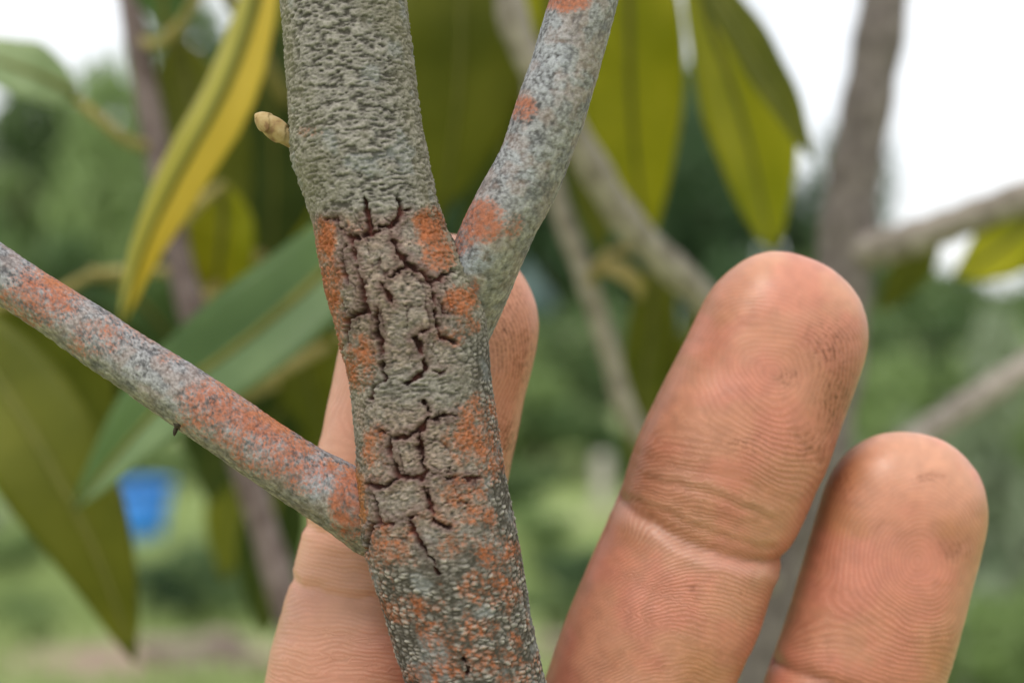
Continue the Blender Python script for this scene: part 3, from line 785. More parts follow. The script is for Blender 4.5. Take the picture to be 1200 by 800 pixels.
# top: keep tapering upwards
zt = np.linspace(330, (400 + 420) * SC + 4, 24)
cxt = cx[0] - (zt - cz[0]) * 0.05; rt = np.interp(zt, [60, 330], [rr[0], 2.2])
cx = np.concatenate([cxt, cx]); cz = np.concatenate([zt, cz]); rr = np.concatenate([rt, rr])
th = np.concatenate([np.linspace(-1.85, 1.85, 226), np.linspace(1.85, 2 * np.pi - 1.85, 42)[1:-1]])
nr_, nc_ = len(cz), len(th)
TH = np.tile(th, nr_); CX = np.repeat(cx, nc_); CZ = np.repeat(cz, nc_); RR = np.repeat(rr, nc_)
sn_, cs_ = np.sin(TH), np.cos(TH)
U = np.where(TH > np.pi, TH - 2 * np.pi, TH) * 6.1          # arc length, mm
Vv = -CZ                                                    # length, mm (down positive)
def stem_xyz(extra):
    R_ = RR + extra
    return np.stack([(CX + R_ * sn_), DS - R_ * cs_, CZ], 1) * 0.001 + np.array([0, 0, ZC])
P0 = stem_xyz(0)
px, py = to_px(P0)
front = sstep(-0.35, 0.1, cs_)
# domain-warped cells: long wrinkles above, beads below
w1 = (fbm(U / 2.2, Vv / 2.2, 31, 3) - .5); w2 = (fbm(U / 2.0 + 50, Vv / 1.6, 37, 3) - .5)
tilt = 0.10 * U
a1, a2, aid = worley((U + 0.7 * w1) / 1.15, (Vv + 0.9 * w2 + tilt) / 0.40, 3)
bsz = 0.85 + 0.5 * fbm(U / 4 + 11, Vv / 4, 29, 2)
b1, b2, bid = worley((U + 0.45 * w1 + 0.10 * Vv) / 0.82, (Vv + 0.7 * w2) / 0.40, 7, 0.6, 1.0)
bhole = sstep(0.30, 0.52, fbm(U / 1.1, Vv / 1.4, 33, 3))
wr_a = fbm((U + 0.4 * w1) / 0.58, (Vv + 0.45 * w2 + tilt) / 0.165, 19, 2)
wr_b = fbm((U + 0.4 * w1) / 0.34, (Vv + 0.5 * w2 + tilt) / 0.15, 23, 2)
c1, c2, cid2 = worley((U + 0.5 * w1) / 0.55, (Vv + 0.6 * w2 + tilt) / 0.26, 13)
domeA = np.clip(1 - (a1 / 0.72) ** 2, 0, 1) * sstep(0.0, 0.22, a2 - a1) * (0.35 + 0.8 * aid)
domeB = np.clip(1 - (b1 / 0.66) ** 2, 0, 1) ** 0.8 * sstep(0.0, 0.30, b2 - b1) * (0.25 + 0.85 * bid) * (0.35 + 0.65 * bhole)
domeB = np.clip(domeB * 0.80 + 0.60 * (wr_b - .45), 0, 1)
wr_c = fbm(U / 0.20, Vv / 0.11, 27, 2)
domeA = np.clip(0.95 * (wr_a - .05) * (0.75 + 0.5 * wr_c) + 0.45 * (wr_b - .5) + 0.35 * (wr_c - .5) + 0.12 * domeA - 0.40 * sstep(0.42, 0.26, wr_a), 0, 1)
domeC = np.clip(1 - (c1 / 0.75) ** 2, 0, 1) * sstep(0.0, 0.25, c2 - c1) * (0.3 + 0.8 * cid2)
low = sstep(430, 620, py + 0.25 * (px - 500) + 120 * (fbm(U / 5, Vv / 5, 41, 2) - .5))
rgt = sstep(0.3, 1.1, TH) * sstep(330, 430, py) * front
low = np.maximum(low, rgt)
# smoother plates in the cracked stretch
pw = 60 * (fbm(U / 3.0, Vv / 3.0, 43, 3) - .5)
axis_x = np.interp(py, zv, cxp)
plate = sstep(236, 262, py + pw * .35) * (1 - sstep(600, 690, py + pw)) * (1 - sstep(52, 82, np.abs(px - axis_x + 8) + pw)) * front
band = np.exp(-((py - 452) / 26) ** 2) * (1 - 0.2 * low)         # a strip of wrinkles between the plates
plate = plate * (1 - 0.9 * band)
H = 0.24 * ((1 - low) * domeA + 0.10) * (1 - plate) + 0.19 * low * domeB * (1 - plate) + plate * (0.05 * domeA + 0.10 * domeC + 0.16 * (wr_b - .5) + 0.12 * (wr_c - .5) + 0.14 * (fbm(U / .5, Vv / .45, 53, 2) - .5))
H = H + 0.06 * (fbm(U / 1.5, Vv / 1.0, 51, 3) - .5) + 0.30 * (fbm(U / 6.0, Vv / 8.0, 55, 2) - .5) * front
tone = (1 - plate) * ((1 - low) * domeA + low * domeB) + plate * (0.35 + 0.6 * domeC)

CR = [(2.6, 3.2, [(428, 233), (430, 250), (432, 262), (434, 272)]),
      (2.0, 2.4, [(381, 257), (395, 256), (397, 268), (408, 277), (422, 280), (433, 273), (446, 271)]),
      (2.4, 3.0, [(466, 232), (472, 247), (466, 257), (455, 266), (445, 265)]),
      (1.8, 1.2, [(472, 248), (485, 246)]),
      (3.2, 2.2, [(413, 281), (415, 295), (418, 309), (421, 324), (425, 344), (428, 361), (432, 366)]),
      (2.0, 2.6, [(404, 287), (402, 304), (404, 318), (408, 330)]),
      (2.2, 2.8, [(432, 365), (420, 367), (408, 372), (407, 386), (409, 402), (404, 409)]),
      (2.6, 3.4, [(455, 267), (462, 281), (466, 298), (478, 309), (492, 318), (504, 330)]),
      (2.6, 1.2, [(504, 330), (515, 327), (524, 321), (534, 314)]),
      (3.0, 2.4, [(504, 330), (507, 349), (511, 370), (514, 390), (524, 398), (540, 402)]),
      (1.6, 1.4, [(514, 349), (518, 358), (521, 368)]),
      (1.5, 2.2, [(445, 329), (452, 342), (459, 356)]),
      (2.0, 1.4, [(480, 311), (464, 318), (457, 325)]),
      (4.2, 3.0, [(441, 360), (442, 378), (445, 401), (448, 428), (450, 440)]),
      (1.8, 1.8, [(503, 386), (493, 391), (484, 398)]),
      (4.6, 3.6, [(487, 396), (492, 410), (497, 423), (501, 433)]),
      (1.8, 1.6, [(501, 433), (494, 438), (484, 446), (470, 449)]),
      (1.4, 1.4, [(501, 433), (511, 434), (522, 436)]),
      (1.8, 1.4, [(452, 443), (444, 449), (438, 452), (435, 466)]),
      (2.6, 2.6, [(498, 472), (504, 486), (496, 498), (492, 509), (494, 529), (497, 552)]),
      (2.0, 1.2, [(504, 491), (518, 488), (534, 485)]),
      (2.0, 1.6, [(495, 500), (481, 508), (464, 514), (446, 505)]),
      (3.2, 2.6, [(457, 509), (457, 532), (463, 547), (466, 560)]),
      (2.2, 1.8, [(466, 560), (455, 568), (446, 571), (436, 567), (425, 571)]),
      (2.2, 1.4, [(466, 558), (484, 559), (501, 552), (515, 555), (527, 560), (562, 561)]),
      (3.6, 2.6, [(494, 557), (500, 578), (507, 595), (510, 613)]),
      (2.0, 1.2, [(510, 613), (519, 615), (530, 618)]),
      (1.6, 2.0, [(490, 601), (472, 610), (452, 615)]),
      (3.4, 4.0, [(438, 579), (443, 596), (446, 612)]),
      (4.0, 3.4, [(437, 615), (433, 630), (429, 646)]),
      (3.0, 1.8, [(480, 612), (488, 627), (497, 643), (505, 655), (513, 672)]),
      (1.6, 1.2, [(545, 764), (547, 776), (549, 790)])]
wx = px + 3.8 * (fbm(U / .50, Vv / .42, 61, 3) - .5) * 2; wy = py + 3.8 * (fbm(U / .50 + 9, Vv / .42, 67, 3) - .5) * 2
cd = polydist(wx, wy, CR, 0.82) + (1 - front) * 50
cd = cd + 2.6 * sstep(0.50, 0.72, fbm(U / 1.1 + 21, Vv / 1.1, 79, 3))
cd = cd + 3.4 * (fbm(U / .9, Vv / .6, 71, 3) - .5) * 2
# hairline checks between the big cracks
h1, h2, hid = worley((U + 1.0 * w1 + .25 * w2) / 2.0, (Vv + 1.6 * w2) / 2.6, 73)
hair = (1 - sstep(0.015, 0.055, (h2 - h1) + 0.06 * (wr_b - .4))) * sstep(0.36, 0.56, fbm(U / 1.6 + 5, Vv / 1.6, 75, 2)) * plate
crack = 1 - sstep(-0.8, 1.3, cd)
lip = np.exp(-((cd - 4.5) / 3.0) ** 2) * 0.11 * sstep(0.35, 0.65, fbm(U / 1.5, Vv / 1.5, 78, 2))
H = H * (1 - 0.75 * crack) - 0.38 * crack * sstep(3, -3, cd) - 0.30 * crack + lip
H = H - 0.16 * hair
H = H * np.clip(front + 0.35, 0, 1)

def ell(cx_, cy_, rx, ry, p=1.0):
    return np.clip(1.25 - ((px - cx_) / rx) ** 2 - ((py - cy_) / ry) ** 2, 0, 1) ** p
def patches(lst):
    m = np.zeros_like(px)
    for (x_, y_, rx, ry, s_) in lst: m = np.maximum(m, s_ * ell(x_, y_, rx, ry))
    return m
ORG = patches([(380, 285, 16, 34, 1.0), (388, 340, 15, 52, 1.0), (396, 395, 13, 36, .9), (420, 425, 24, 36, .8), (504, 268, 24, 28, .95), (512, 300, 24, 22, 1.0),
               (540, 352, 22, 22, .9), (548, 380, 16, 18, .6), (365, 155, 18, 9, .35), (440, 528, 18, 38, .6), (560, 480, 34, 22, .62), (548, 515, 32, 34, .72),
               (575, 530, 22, 44, .62), (545, 575, 34, 22, .62), (416, 587, 17, 50, 1.0), (560, 605, 24, 20, .62), (580, 645, 30, 26, .6), (452, 648, 28, 24, .6), (445, 628, 18, 22, .5),
               (475, 712, 34, 20, .58), (590, 690, 24, 34, .55), (545, 775, 52, 22, .62), (600, 760, 20, 30, .45), (525, 640, 24, 16, .4), (555, 690, 22, 26, .45), (420, 262, 18, 14, .25), (530, 395, 26, 14, .4)]) * front
fine = fbm(U / .34, Vv / .30, 81, 3); med = fbm(U / 1.3, Vv / 1.2, 85, 3)
finer = fbm(U / .17, Vv / .15, 83, 2)
ORG = np.maximum(ORG, 0.34 * sstep(560, 640, py) * sstep(0.40, 0.62, fbm(U / 2.4 + 13, Vv / 2.0, 87, 3)) * front)
org = sstep(0.24, 1.05, ORG * 0.70 + 0.55 * (finer - .5) + 0.55 * (fine - .5) + 0.75 * (med - .5) + 0.20 + 0.15 * (tone - .5)) * sstep(0.0, 0.35, ORG)
H = H + 0.05 * org * fbm(U / .35, Vv / .3, 89, 2)
col = np.ones((len(px), 3)) * np.array([0.068, 0.061, 0.052])
n_lo = fbm(U / 3.5, Vv / 3.5, 91, 3)
tn = np.clip(tone * 1.25 + 0.35 * (fine - .5), 0, 1)
col = mix3(col, (0.330, 0.304, 0.270), np.clip(tn, 0, 1))
col = mix3(col, np.array([0.19, 0.172, 0.115]), 0.4 * sstep(0.5, 0.75, n_lo) * (1 - low))
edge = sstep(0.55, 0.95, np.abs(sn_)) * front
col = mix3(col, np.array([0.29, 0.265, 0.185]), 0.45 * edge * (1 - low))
col = mix3(col, np.array([0.40, 0.38, 0.33]), 0.85 * low * sstep(0.55, 0.95, domeB) * sstep(0.35, 0.75, bid) * (1 - plate))
col = mix3(col, np.array([0.062, 0.056, 0.043]), 0.62 * low * (1 - sstep(0.02, 0.40, domeB)) * (1 - plate))
pl_col = np.array([0.262, 0.200, 0.162])[None, :] * (0.50 + 0.60 * tone + 1.2 * (fine - .5) + 1.0 * (wr_b - .5) + 0.8 * (wr_c - .5))[:, None]
pmix = plate * (0.58 + 0.36 * sstep(0.35, 0.6, med))
col = col * (1 - pmix[:, None]) + pl_col * pmix[:, None]
col = mix3(col, np.array([0.29, 0.305, 0.305]), 0.4 * sstep(0.60, 0.75, fbm(U / 2.5 + 70, Vv / 2.5, 97, 3)) * (1 - plate))
fur_ = sstep(12, 2, cd + 12 * (med - .5)) * plate
col = mix3(col, np.array([0.125, 0.060, 0.055]), 0.50 * fur_)
col = mix3(col, np.array([0.06, 0.03, 0.026]), 0.75 * hair)
ocol = np.array([0.40, 0.112, 0.034])[None, :] * (0.50 + 0.50 * fine + 0.6 * (finer - .3))[:, None]
ocol = np.where((px < 430)[:, None] & (py > 540)[:, None], ocol * np.array([1.0, 1.25, 0.9]), ocol)
col = col * (1 - 0.80 * org[:, None]) + ocol * (0.80 * org[:, None])
col = col * 0.86 
cw = sstep(0.35, 0.7, fbm(U / .7 + 3, Vv / .9, 77, 3))[:, None]
cc_ = np.array([0.042, 0.017, 0.014]) * (1 - cw) + np.array([0.125, 0.042, 0.034]) * cw
col = col * (1 - 0.93 * crack[:, None]) + cc_ * 0.93 * crack[:, None]
me = build_mesh('stem', stem_xyz(H), grid_faces(nr_, nc_)[:, ::-1])
set_col(me, col)
stem_o = obj('stem', me, M_BARK, held)
stem_o['label'] = 'thick upright stem with black cracks and beaded grey bark'

# side branches of the held sapling
def lichen_branch(name, ctrl, org_list, blue_list, seed, label, far=None, rough_under=True):
    """ctrl: (x, y, dist, half width px) from the base outwards"""
    c = np.array(ctrl, float)
    P = np.array([wp(*r_[:3]) for r_ in c]) * 1000; R = c[:, 3] / FPX * c[:, 2]
    if far is not None:
        f_ = np.array(far, float); P = np.vstack([P, f_[:, :3] + np.array([0, 0, ZC * 1000])]); R = np.concatenate([R, f_[:, 3]])
    Q = smooth_path(np.column_stack([P, R]), 400)
    Ln = np.concatenate([[0], np.cumsum(np.linalg.norm(np.diff(Q[:, :3], axis=0), axis=1))])
    vis = 62.0
    s_new = np.concatenate([np.arange(0, min(vis, Ln[-1]), 0.11), np.linspace(min(vis, Ln[-1]), Ln[-1], 40)[1:]])
    Q = np.stack([np.interp(s_new, Ln, Q[:, k_]) for k_ in range(4)], 1)
    ker = np.hanning(31) / np.hanning(31).sum()
    Pc = Q[:, :3]
    T, A, B = frames(Pc, np.array([0, -1.0, 0]))          # A faces the camera
    th = np.linspace(-np.pi, np.pi, 150, endpoint=False)
    n_, m_ = len(Pc), len(th)
    TH = np.tile(th, n_); S = np.repeat(s_new, m_)
    Rr = np.repeat(Q[:, 3], m_)
    dirv = np.cos(TH)[:, None] * np.repeat(A, m_, 0) + np.sin(TH)[:, None] * np.repeat(B, m_, 0)
    base = np.repeat(Pc, m_, 0)
    p0 = (base + Rr[:, None] * dirv) * 0.001
    px, py = to_px(p0)
    U, Vv = TH * 2.6, S
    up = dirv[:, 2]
    fine = fbm(U / .22, Vv / .22, seed, 3); gran = fbm(U / .42, Vv / .55, seed + 5, 3); med = fbm(U / 1.3, Vv / 1.3, seed + 9, 3)
    f1, f2, idd = worley(U / .36 + .4 * fine, Vv / .42 + .4 * gran, seed + 13)
    dome = np.clip(1 - (f1 / .75) ** 2, 0, 1) * (0.3 + 0.7 * idd)
    lowm = sstep(0.1, -0.75, up)                             # coarser, darker olive bark towards the underside
    f3, f4, id3 = worley(U / .45, Vv / .9, seed + 17)
    dome2 = np.clip(1 - (f3 / .75) ** 2, 0, 1) * (0.3 + 0.7 * id3)
    h = 0.060 * dome + 0.075 * (gran - .5) + 0.22 * (fbm(U / 3, Vv / 4, seed + 21, 2) - .5) + 0.09 * lowm * dome2
    V = p0 + dirv * h[:, None] * 0.001
    og = np.zeros_like(px)
    for (x_, y_, rx, ry, s_) in org_list:
        og = np.maximum(og, s_ * np.clip(1.25 - ((px - x_) / rx) ** 2 - ((py - y_) / ry) ** 2, 0, 1))
    bl = np.zeros_like(px)
    for (x_, y_, rx, ry, s_) in blue_list:
        bl = np.maximum(bl, s_ * np.clip(1.25 - ((px - x_) / rx) ** 2 - ((py - y_) / ry) ** 2, 0, 1))
    finer = fbm(U / .13, Vv / .13, seed + 41, 2)
    org = sstep(0.22, 1.05, og * 0.72 + 1.0 * (finer - .5) + 0.65 * (fine - .5) + 0.6 * (med - .5) + 0.18) * sstep(0.0, 0.35, og)
    sp = sstep(0.26, 0.66, finer * .35 + fine * .35 + gran * .30 + .25 * (dome - .4))
    col = np.array([0.075, 0.072, 0.075])[None, :] * (1 - sp[:, None]) + np.array([0.315, 0.312, 0.325])[None, :] * sp[:, None]
    warm = sstep(0.45, 0.65, med)
    col = mix3(col, np.array([0.30, 0.215, 0.185]), 0.40 * warm)
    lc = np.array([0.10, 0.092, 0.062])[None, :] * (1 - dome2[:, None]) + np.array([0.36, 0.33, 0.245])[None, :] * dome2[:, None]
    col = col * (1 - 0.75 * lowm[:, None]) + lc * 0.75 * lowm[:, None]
    dk = sstep(0.58, 0.72, fbm(U / 1.0 + 33, Vv / 1.6, seed + 25, 3))
    col = mix3(col, np.array([0.085, 0.085, 0.095]), 0.55 * dk * (1 - sp * .6))
    col = mix3(col, np.array([0.36, 0.40, 0.46]), 0.55 * bl * sp)
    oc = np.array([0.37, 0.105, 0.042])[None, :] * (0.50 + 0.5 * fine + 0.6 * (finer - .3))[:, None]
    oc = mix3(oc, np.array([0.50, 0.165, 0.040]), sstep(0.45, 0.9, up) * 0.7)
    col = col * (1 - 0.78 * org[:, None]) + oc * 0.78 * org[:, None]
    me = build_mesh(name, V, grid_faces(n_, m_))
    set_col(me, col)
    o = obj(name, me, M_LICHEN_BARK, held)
    o['label'] = label
    return o

br_r = lichen_branch('branch', [(528, 425, 133, 30), (546, 370, 132.4, 37), (564, 318, 130.6, 41), (588, 260, 129, 41.5), (622, 195, 128.5, 41), (645, 130, 128, 41), (666, 65, 128, 39.5), (686, -5, 128, 38), (706, -90, 129, 37), (722, -190, 131, 35)],
    [(562, 258, 34, 28, 1.0), (540, 280, 18, 22, .8), (613, 128, 18, 17, 1.0), (660, 4, 34, 12, .9), (556, 345, 7, 22, .55), (600, 262, 16, 20, .4)],
    [(556, 302, 24, 18, 1.0), (640, 60, 30, 60, .5), (610, 190, 30, 40, .4)], 301, 'upper side branch crusted with pale grey lichen and three orange patches',
    far=[(14, 140, 95, 2.2), (22, 150, 150, 1.6)])
br_l = lichen_branch('branch', [(470, 628, 133, 34), (444, 610, 132, 44), (412, 591, 130.7, 40.5), (395, 580, 130.4, 40), (355, 557, 130, 38), (300, 521, 129.5, 37), (230, 472, 129, 35.5), (155, 424, 129, 33), (80, 373, 129, 31), (0, 320, 129, 30), (-80, 264, 130, 29), (-200, 180, 132, 26)],
    [(50, 345, 50, 40, .85), (250, 478, 46, 36, .9), (310, 494, 60, 22, 1.0), (325, 528, 56, 34, .75), (140, 385, 60, 20, .35), (110, 400, 40, 24, .4), (370, 548, 34, 14, .9), (410, 587, 26, 50, 1.0), (275, 505, 34, 22, .7), (200, 420, 20, 10, .3), (165, 395, 30, 12, .3), (360, 565, 30, 18, .5)],
    [(370, 562, 18, 26, 1.0), (240, 455, 20, 14, .6), (300, 530, 14, 18, .7)], 401, 'lower side branch mottled with grey and orange lichen',
    far=[(-78, 134, 34, 1.6), (-112, 136, 62, 1.1)])

def lump(name, x, y, d, sx, sy, sz, rot, mat, parent, seed, nscale=5):
    r = np.random.default_rng(seed)
    th = np.linspace(0, np.pi, 12); ph = np.linspace(0, 2 * np.pi, 18, endpoint=False)
    TH, PH = np.meshgrid(th, ph, indexing='ij')
    D = np.stack([np.sin(TH) * np.cos(PH), np.sin(TH) * np.sin(PH), np.cos(TH)], -1).reshape(-1, 3)
    D = D * (1 + 0.35 * (fbm(PH.ravel() * 1.5 + seed, TH.ravel() * 2.5, seed, 3) - .5))[:, None] * np.array([sx, sy, sz]) * 0.001
    M_ = np.array(Matrix.Rotation(rot, 3, 'Y'))
    return obj(name, build_mesh(name, D @ M_.T + wp(x, y, d), grid_faces(12, 18)), mat, parent)
lump('leaf_scar', 687, 103, 128.0, 0.28, 0.7, 0.50, 0.3, M_SCAR, br_r, 2)
lump('leaf_scar', 212, 494, 128.0, 0.75, 0.9, 0.50, -0.9, M_SCAR, br_l, 3)
lump('leaf_scar', 206, 503, 128.0, 0.20, 0.3, 0.55, 0.3, M_SCAR, br_l, 4)

# bud on the left edge of the stem: overlapping scales on a pointed body
bb = px_path([(346, 170, 130.5), (338, 164, 130.2), (331, 158, 130), (321, 150, 129.8), (311, 143, 129.6), (303, 137, 129.5), (298.5, 134, 129.4)])
bR = np.array([6.5, 8, 11.5, 13.2, 11.5, 7.5, 1.0]) / FPX * 0.130
Qb = smooth_path(np.column_stack([bb, bR]), 60)
T, A, B = frames(Qb[:, :3], np.array([0, -1.0, 0]))
th = np.linspace(0, 2 * np.pi, 40, endpoint=False)
s_ = np.linspace(0, 1, len(Qb))
sc = 1 + 0.16 * (((s_[:, None] * 3.2 + 0.22 * np.cos(th[None, :] * 2 + 1)) % 1.0) - .5) * -1
V = Qb[:, None, :3] + (np.abs(Qb[:, 3])[:, None] * sc)[:, :, None] * (np.cos(th)[None, :, None] * A[:, None] + np.sin(th)[None, :, None] * B[:, None])
obj('bud', build_mesh('bud', V.reshape(-1, 3), grid_faces(len(Qb), 40)), M_BUD, held)

# leaves at the ends, above and beside the picture
def free_leaf(parent, base, tip, w, mat, hint):
    P = np.linspace(np.array(base, float), np.array(tip, float), 14)
    P[:, 2] += 6 * np.sin(np.linspace(0, np.pi, 14))
    P = P * 0.001 + np.array([0, 0, ZC])
    t = np.linspace(0, 1, 14); ww = (np.sin(np.pi * t ** 0.85) ** 0.8 * w + 0.3) * 0.001
    T, A, B = frames(P, np.array(hint, float))
    u = np.linspace(-1, 1, 7)
    V = P[:, None, :] + ww[:, None, None] * (u[None, :, None] * B[:, None] + (0.25 * np.abs(u))[None, :, None] * A[:, None])
    V = V.reshape(-1, 3); n, m = 14, 7; nv = len(V)
    F = grid_faces(n, m, wrap=False)
    V2 = V - np.repeat(A, m, 0) * 0.00035
    rim = np.concatenate([np.arange(m), np.arange(1, n) * m + m - 1, ((n - 1) * m + np.arange(m - 2, -1, -1)), np.arange(n - 2, 0, -1) * m]); rn = np.roll(rim, -1)
    me = build_mesh('leaf', np.vstack([V, V2]), np.vstack([F, F[:, ::-1] + nv, np.stack([rim, rim + nv, rn + nv, rn], 1)]))
    o = obj('leaf', me, mat, parent)
    obj('midrib', tube_mesh('midrib', P, np.linspace(0.0010, 0.0003, 14), 6), M_RIB, o)
for q in range(6):
    a = q * 1.05 + .4
    free_leaf(held, (-28, 130, 325 - q * 7), (-28 + 95 * math.cos(a), 130 + 95 * math.sin(a), 355 - q * 12), 17, ML['green'], (0, 0, 1))
for q in range(3):
    free_leaf(held, (-112 + q * 5, 136, 61 - q * 5), (-170 + 20 * q, 150 + 24 * (q - 1), 85 - 14 * q), 14, ML['green'], (0, 0.2, 1))
    free_leaf(held, (22 - q * 2, 150, 149 - q * 10), (62 - 34 * q, 175 + 20 * (q - 1), 190), 14, ML['green'], (0.2, 0, 1))

# ------------------------------------------------------------------ the hand (left hand, palm towards the camera)
def finger_tube(pts, W, hint_side, dr=0.86, tip_r=None, n=70, nc=40, pad=1.0):
    """pts from the TIP to the root (mm, relative to camera height); W list of half widths"""
    Q = smooth_path(np.column_stack([pts, W]), 160)
    Ln = np.concatenate([[0], np.cumsum(np.linalg.norm(np.diff(Q[:, :3], axis=0), axis=1))])
    r0 = tip_r or Q[0, 3]
    s_new = np.concatenate([r0 * (1 - np.cos(np.linspace(0, np.pi / 2, 18))), np.linspace(r0, Ln[-1], n)[1:]])
    Q = np.stack([np.interp(s_new, Ln, Q[:, k_]) for k_ in range(4)], 1)
    P = Q[:, :3]
    T, A, B = frames(P, np.array(hint_side, float))       # A lateral, B = T x A
    tip = np.where(s_new < r0, np.maximum(1 - (1 - s_new / r0) ** 2.15, 0) ** (1 / 2.15), 1.0)
    tip = np.maximum(tip, 0.004)
    w = Q[:, 3] * tip
    # fingertips are flatter than the shaft
    dep = Q[:, 3] * dr * np.where(s_new < 2.2 * r0, 0.80 + 0.20 * np.clip(s_new / (2.2 * r0), 0, 1), 1.0) * tip
    th = np.linspace(0, 2 * np.pi, nc, endpoint=False)
    e = 2 / 2.25
    cc = np.sign(np.cos(th)) * np.abs(np.cos(th)) ** e; ss = np.sign(np.sin(th)) * np.abs(np.sin(th)) ** e
    V = P[:, None, :] + w[:, None, None] * cc[None, :, None] * A[:, None, :] + dep[:, None, None] * ss[None, :, None] * B[:, None, :]
    V = V.reshape(-1, 3)
    n_ = len(P)
    F = grid_faces(n_, nc)
    V = np.vstack([V, P[-1] + T[-1] * 2]); j = np.arange(nc)
    faces = [tuple(f) for f in F] + [((n_ - 1) * nc + (k_ + 1) % nc, (n_ - 1) * nc + k_, n_ * nc)[::-1] for k_ in j] + [tuple(range(nc))[::-1]]
    return V, faces, dict(P=P, T=T, A=A, B=B, s=s_new, w=Q[:, 3], d=Q[:, 3] * dr)

def rel(x, y, d):
    p = wp(x, y, d) * 1000; p[2] -= ZC * 1000
    return p

DR, DM, DL = 144.5, 143.6, 145.5
k_r, k_m, k_l = DR / FPX, DM / FPX, DL / FPX
side = (1, 0, 0)
ring = finger_tube([rel(948, 301, DR), rel(914, 400, DR - .5), rel(850, 545, DR - .5), rel(823, 612, DR), rel(793, 690, DR - .5), rel(747, 805, DR - 1), [2.5, 146, -66], [-3, 149, -82]],
                   [98 * k_r, 101 * k_r, 107 * k_r, 103.5 * k_r, 106 * k_r, 105 * k_r, 9.6, 10.2], side, tip_r=104 * k_r)
middle = finger_tube([rel(541, 276, DM), rel(517, 385, DM), rel(487, 530, DM), rel(466, 628, DM), rel(450, 705, DM), rel(429, 805, DM - .5), [-20, 147, -64], [-24, 150, -82]],
                     [110 * k_m, 112 * k_m, 113.5 * k_m, 110.5 * k_m, 114 * k_m, 118 * k_m, 10, 10.4], side, tip_r=108 * k_m)
little = finger_tube([rel(1088, 510, DL), rel(1059, 602, DL), rel(1036, 685, DL), rel(1005, 785, DL), [28.5, 146, -48], [22, 148, -64], [18, 150, -78]],
                     [93 * k_l, 96 * k_l, 97 * k_l, 97 * k_l, 8.6, 9, 9.4], side, tip_r=98 * k_l)
index = finger_tube([[1, 110.5, -44], [-10, 111, -44], [-24, 118, -45], [-33, 128, -47], [-40, 141, -56], [-45, 150, -80]], [7.2, 7.6, 8.4, 8.8, 9.4, 10.2], (0, 0, 1), tip_r=7.4)
thumb = finger_tube([[15, 112, -64], [2, 112, -65.5], [-14, 114, -70], [-30, 122, -82], [-40, 134, -102], [-42, 146, -124]], [8.6, 9.4, 9.6, 10, 12, 14], (0, 0, 1), tip_r=9)
# palm and wrist as flattened lofts
def loft(rows, nc=48):
    V, faces = [], []
    th = np.linspace(0, 2 * np.pi, nc, endpoint=False); e = 2 / 2.6
    cc = np.sign(np.cos(th)) * np.abs(np.cos(th)) ** e; ss = np.sign(np.sin(th)) * np.abs(np.sin(th)) ** e
    Q = smooth_path(np.array(rows, float), 60)
    for r_ in Q:
        V.append(np.stack([r_[0] + r_[3] * cc, r_[1] + r_[4] * ss, np.full(nc, r_[2])], 1))
    n_ = len(Q); V = np.vstack(V)
    faces = [tuple(f) for f in grid_faces(n_, nc)] + [tuple(range(nc))[::-1], tuple(range((n_ - 1) * nc, n_ * nc))]
    return V, faces
palm = loft([(-12, 151, -70, 36, 7), (-12, 151, -78, 43, 11), (-14, 152, -100, 44, 13.5), (-19, 153, -125, 42, 16), (-25, 154, -150, 36, 17), (-29, 155, -170, 29, 17), (-32, 155, -195, 27.5, 18.5), (-36, 154, -235, 30, 22), (-39, 153, -262, 31, 24)])
Vh, Fh, off = [], [], 0
for V, F in [ring[:2], middle[:2], little[:2], index[:2], thumb[:2], palm]:
    Vh.append(V); Fh += [tuple(i_ + off for i_ in f) for f in F]; off += len(V)
raw = bpy.data.meshes.new('hand_raw')
raw.from_pydata([tuple(v) for v in np.vstack(Vh)], [], Fh); raw.update()      # still in mm
tmp = bpy.data.objects.new('hand_raw', raw); C.objects.link(tmp)
rm = tmp.modifiers.new('remesh', 'REMESH'); rm.mode = 'VOXEL'; rm.voxel_size = 0.36
sm_ = tmp.modifiers.new('smooth', 'SMOOTH'); sm_.factor = 0.5; sm_.iterations = 10
dg = bpy.context.evaluated_depsgraph_get()
ev = tmp.evaluated_get(dg)
hm = bpy.data.meshes.new_from_object(ev)
bpy.data.objects.remove(tmp)
nv = len(hm.vertices)
co = np.empty(nv * 3, dtype=np.float32); hm.vertices.foreach_get('co', co); co = co.reshape(-1, 3).astype(float)
no = np.empty(nv * 3, dtype=np.float32); hm.vertex_normals.foreach_get('vector', no); no = no.reshape(-1, 3).astype(float)
Wc = co * 0.001 + np.array([0, 0, ZC])
px, py = to_px(Wc)
face = sstep(-0.25, 0.15, -no[:, 1])            # palmar side
NX = co[:, 0]; NZ = co[:, 2]

def local(fr):
    """nearest spine coordinates for every vertex: b along from the tip, a across on the surface, dist"""
    P = fr['P']
    best = np.full(nv, 1e9); bi = np.zeros(nv, int)
    for k_ in range(0, len(P)):
        d = np.sum((co - P[k_]) ** 2, 1)
        m = d < best
        best[m] = d[m]; bi[m] = k_
    o_ = co - P[bi]
    b_ = fr['s'][bi] + np.sum(o_ * fr['T'][bi], 1)
    la = np.sum(o_ * fr['A'][bi], 1); lb = np.sum(o_ * fr['B'][bi], 1)
    return b_, la, lb, np.sqrt(best), fr['w'][bi]

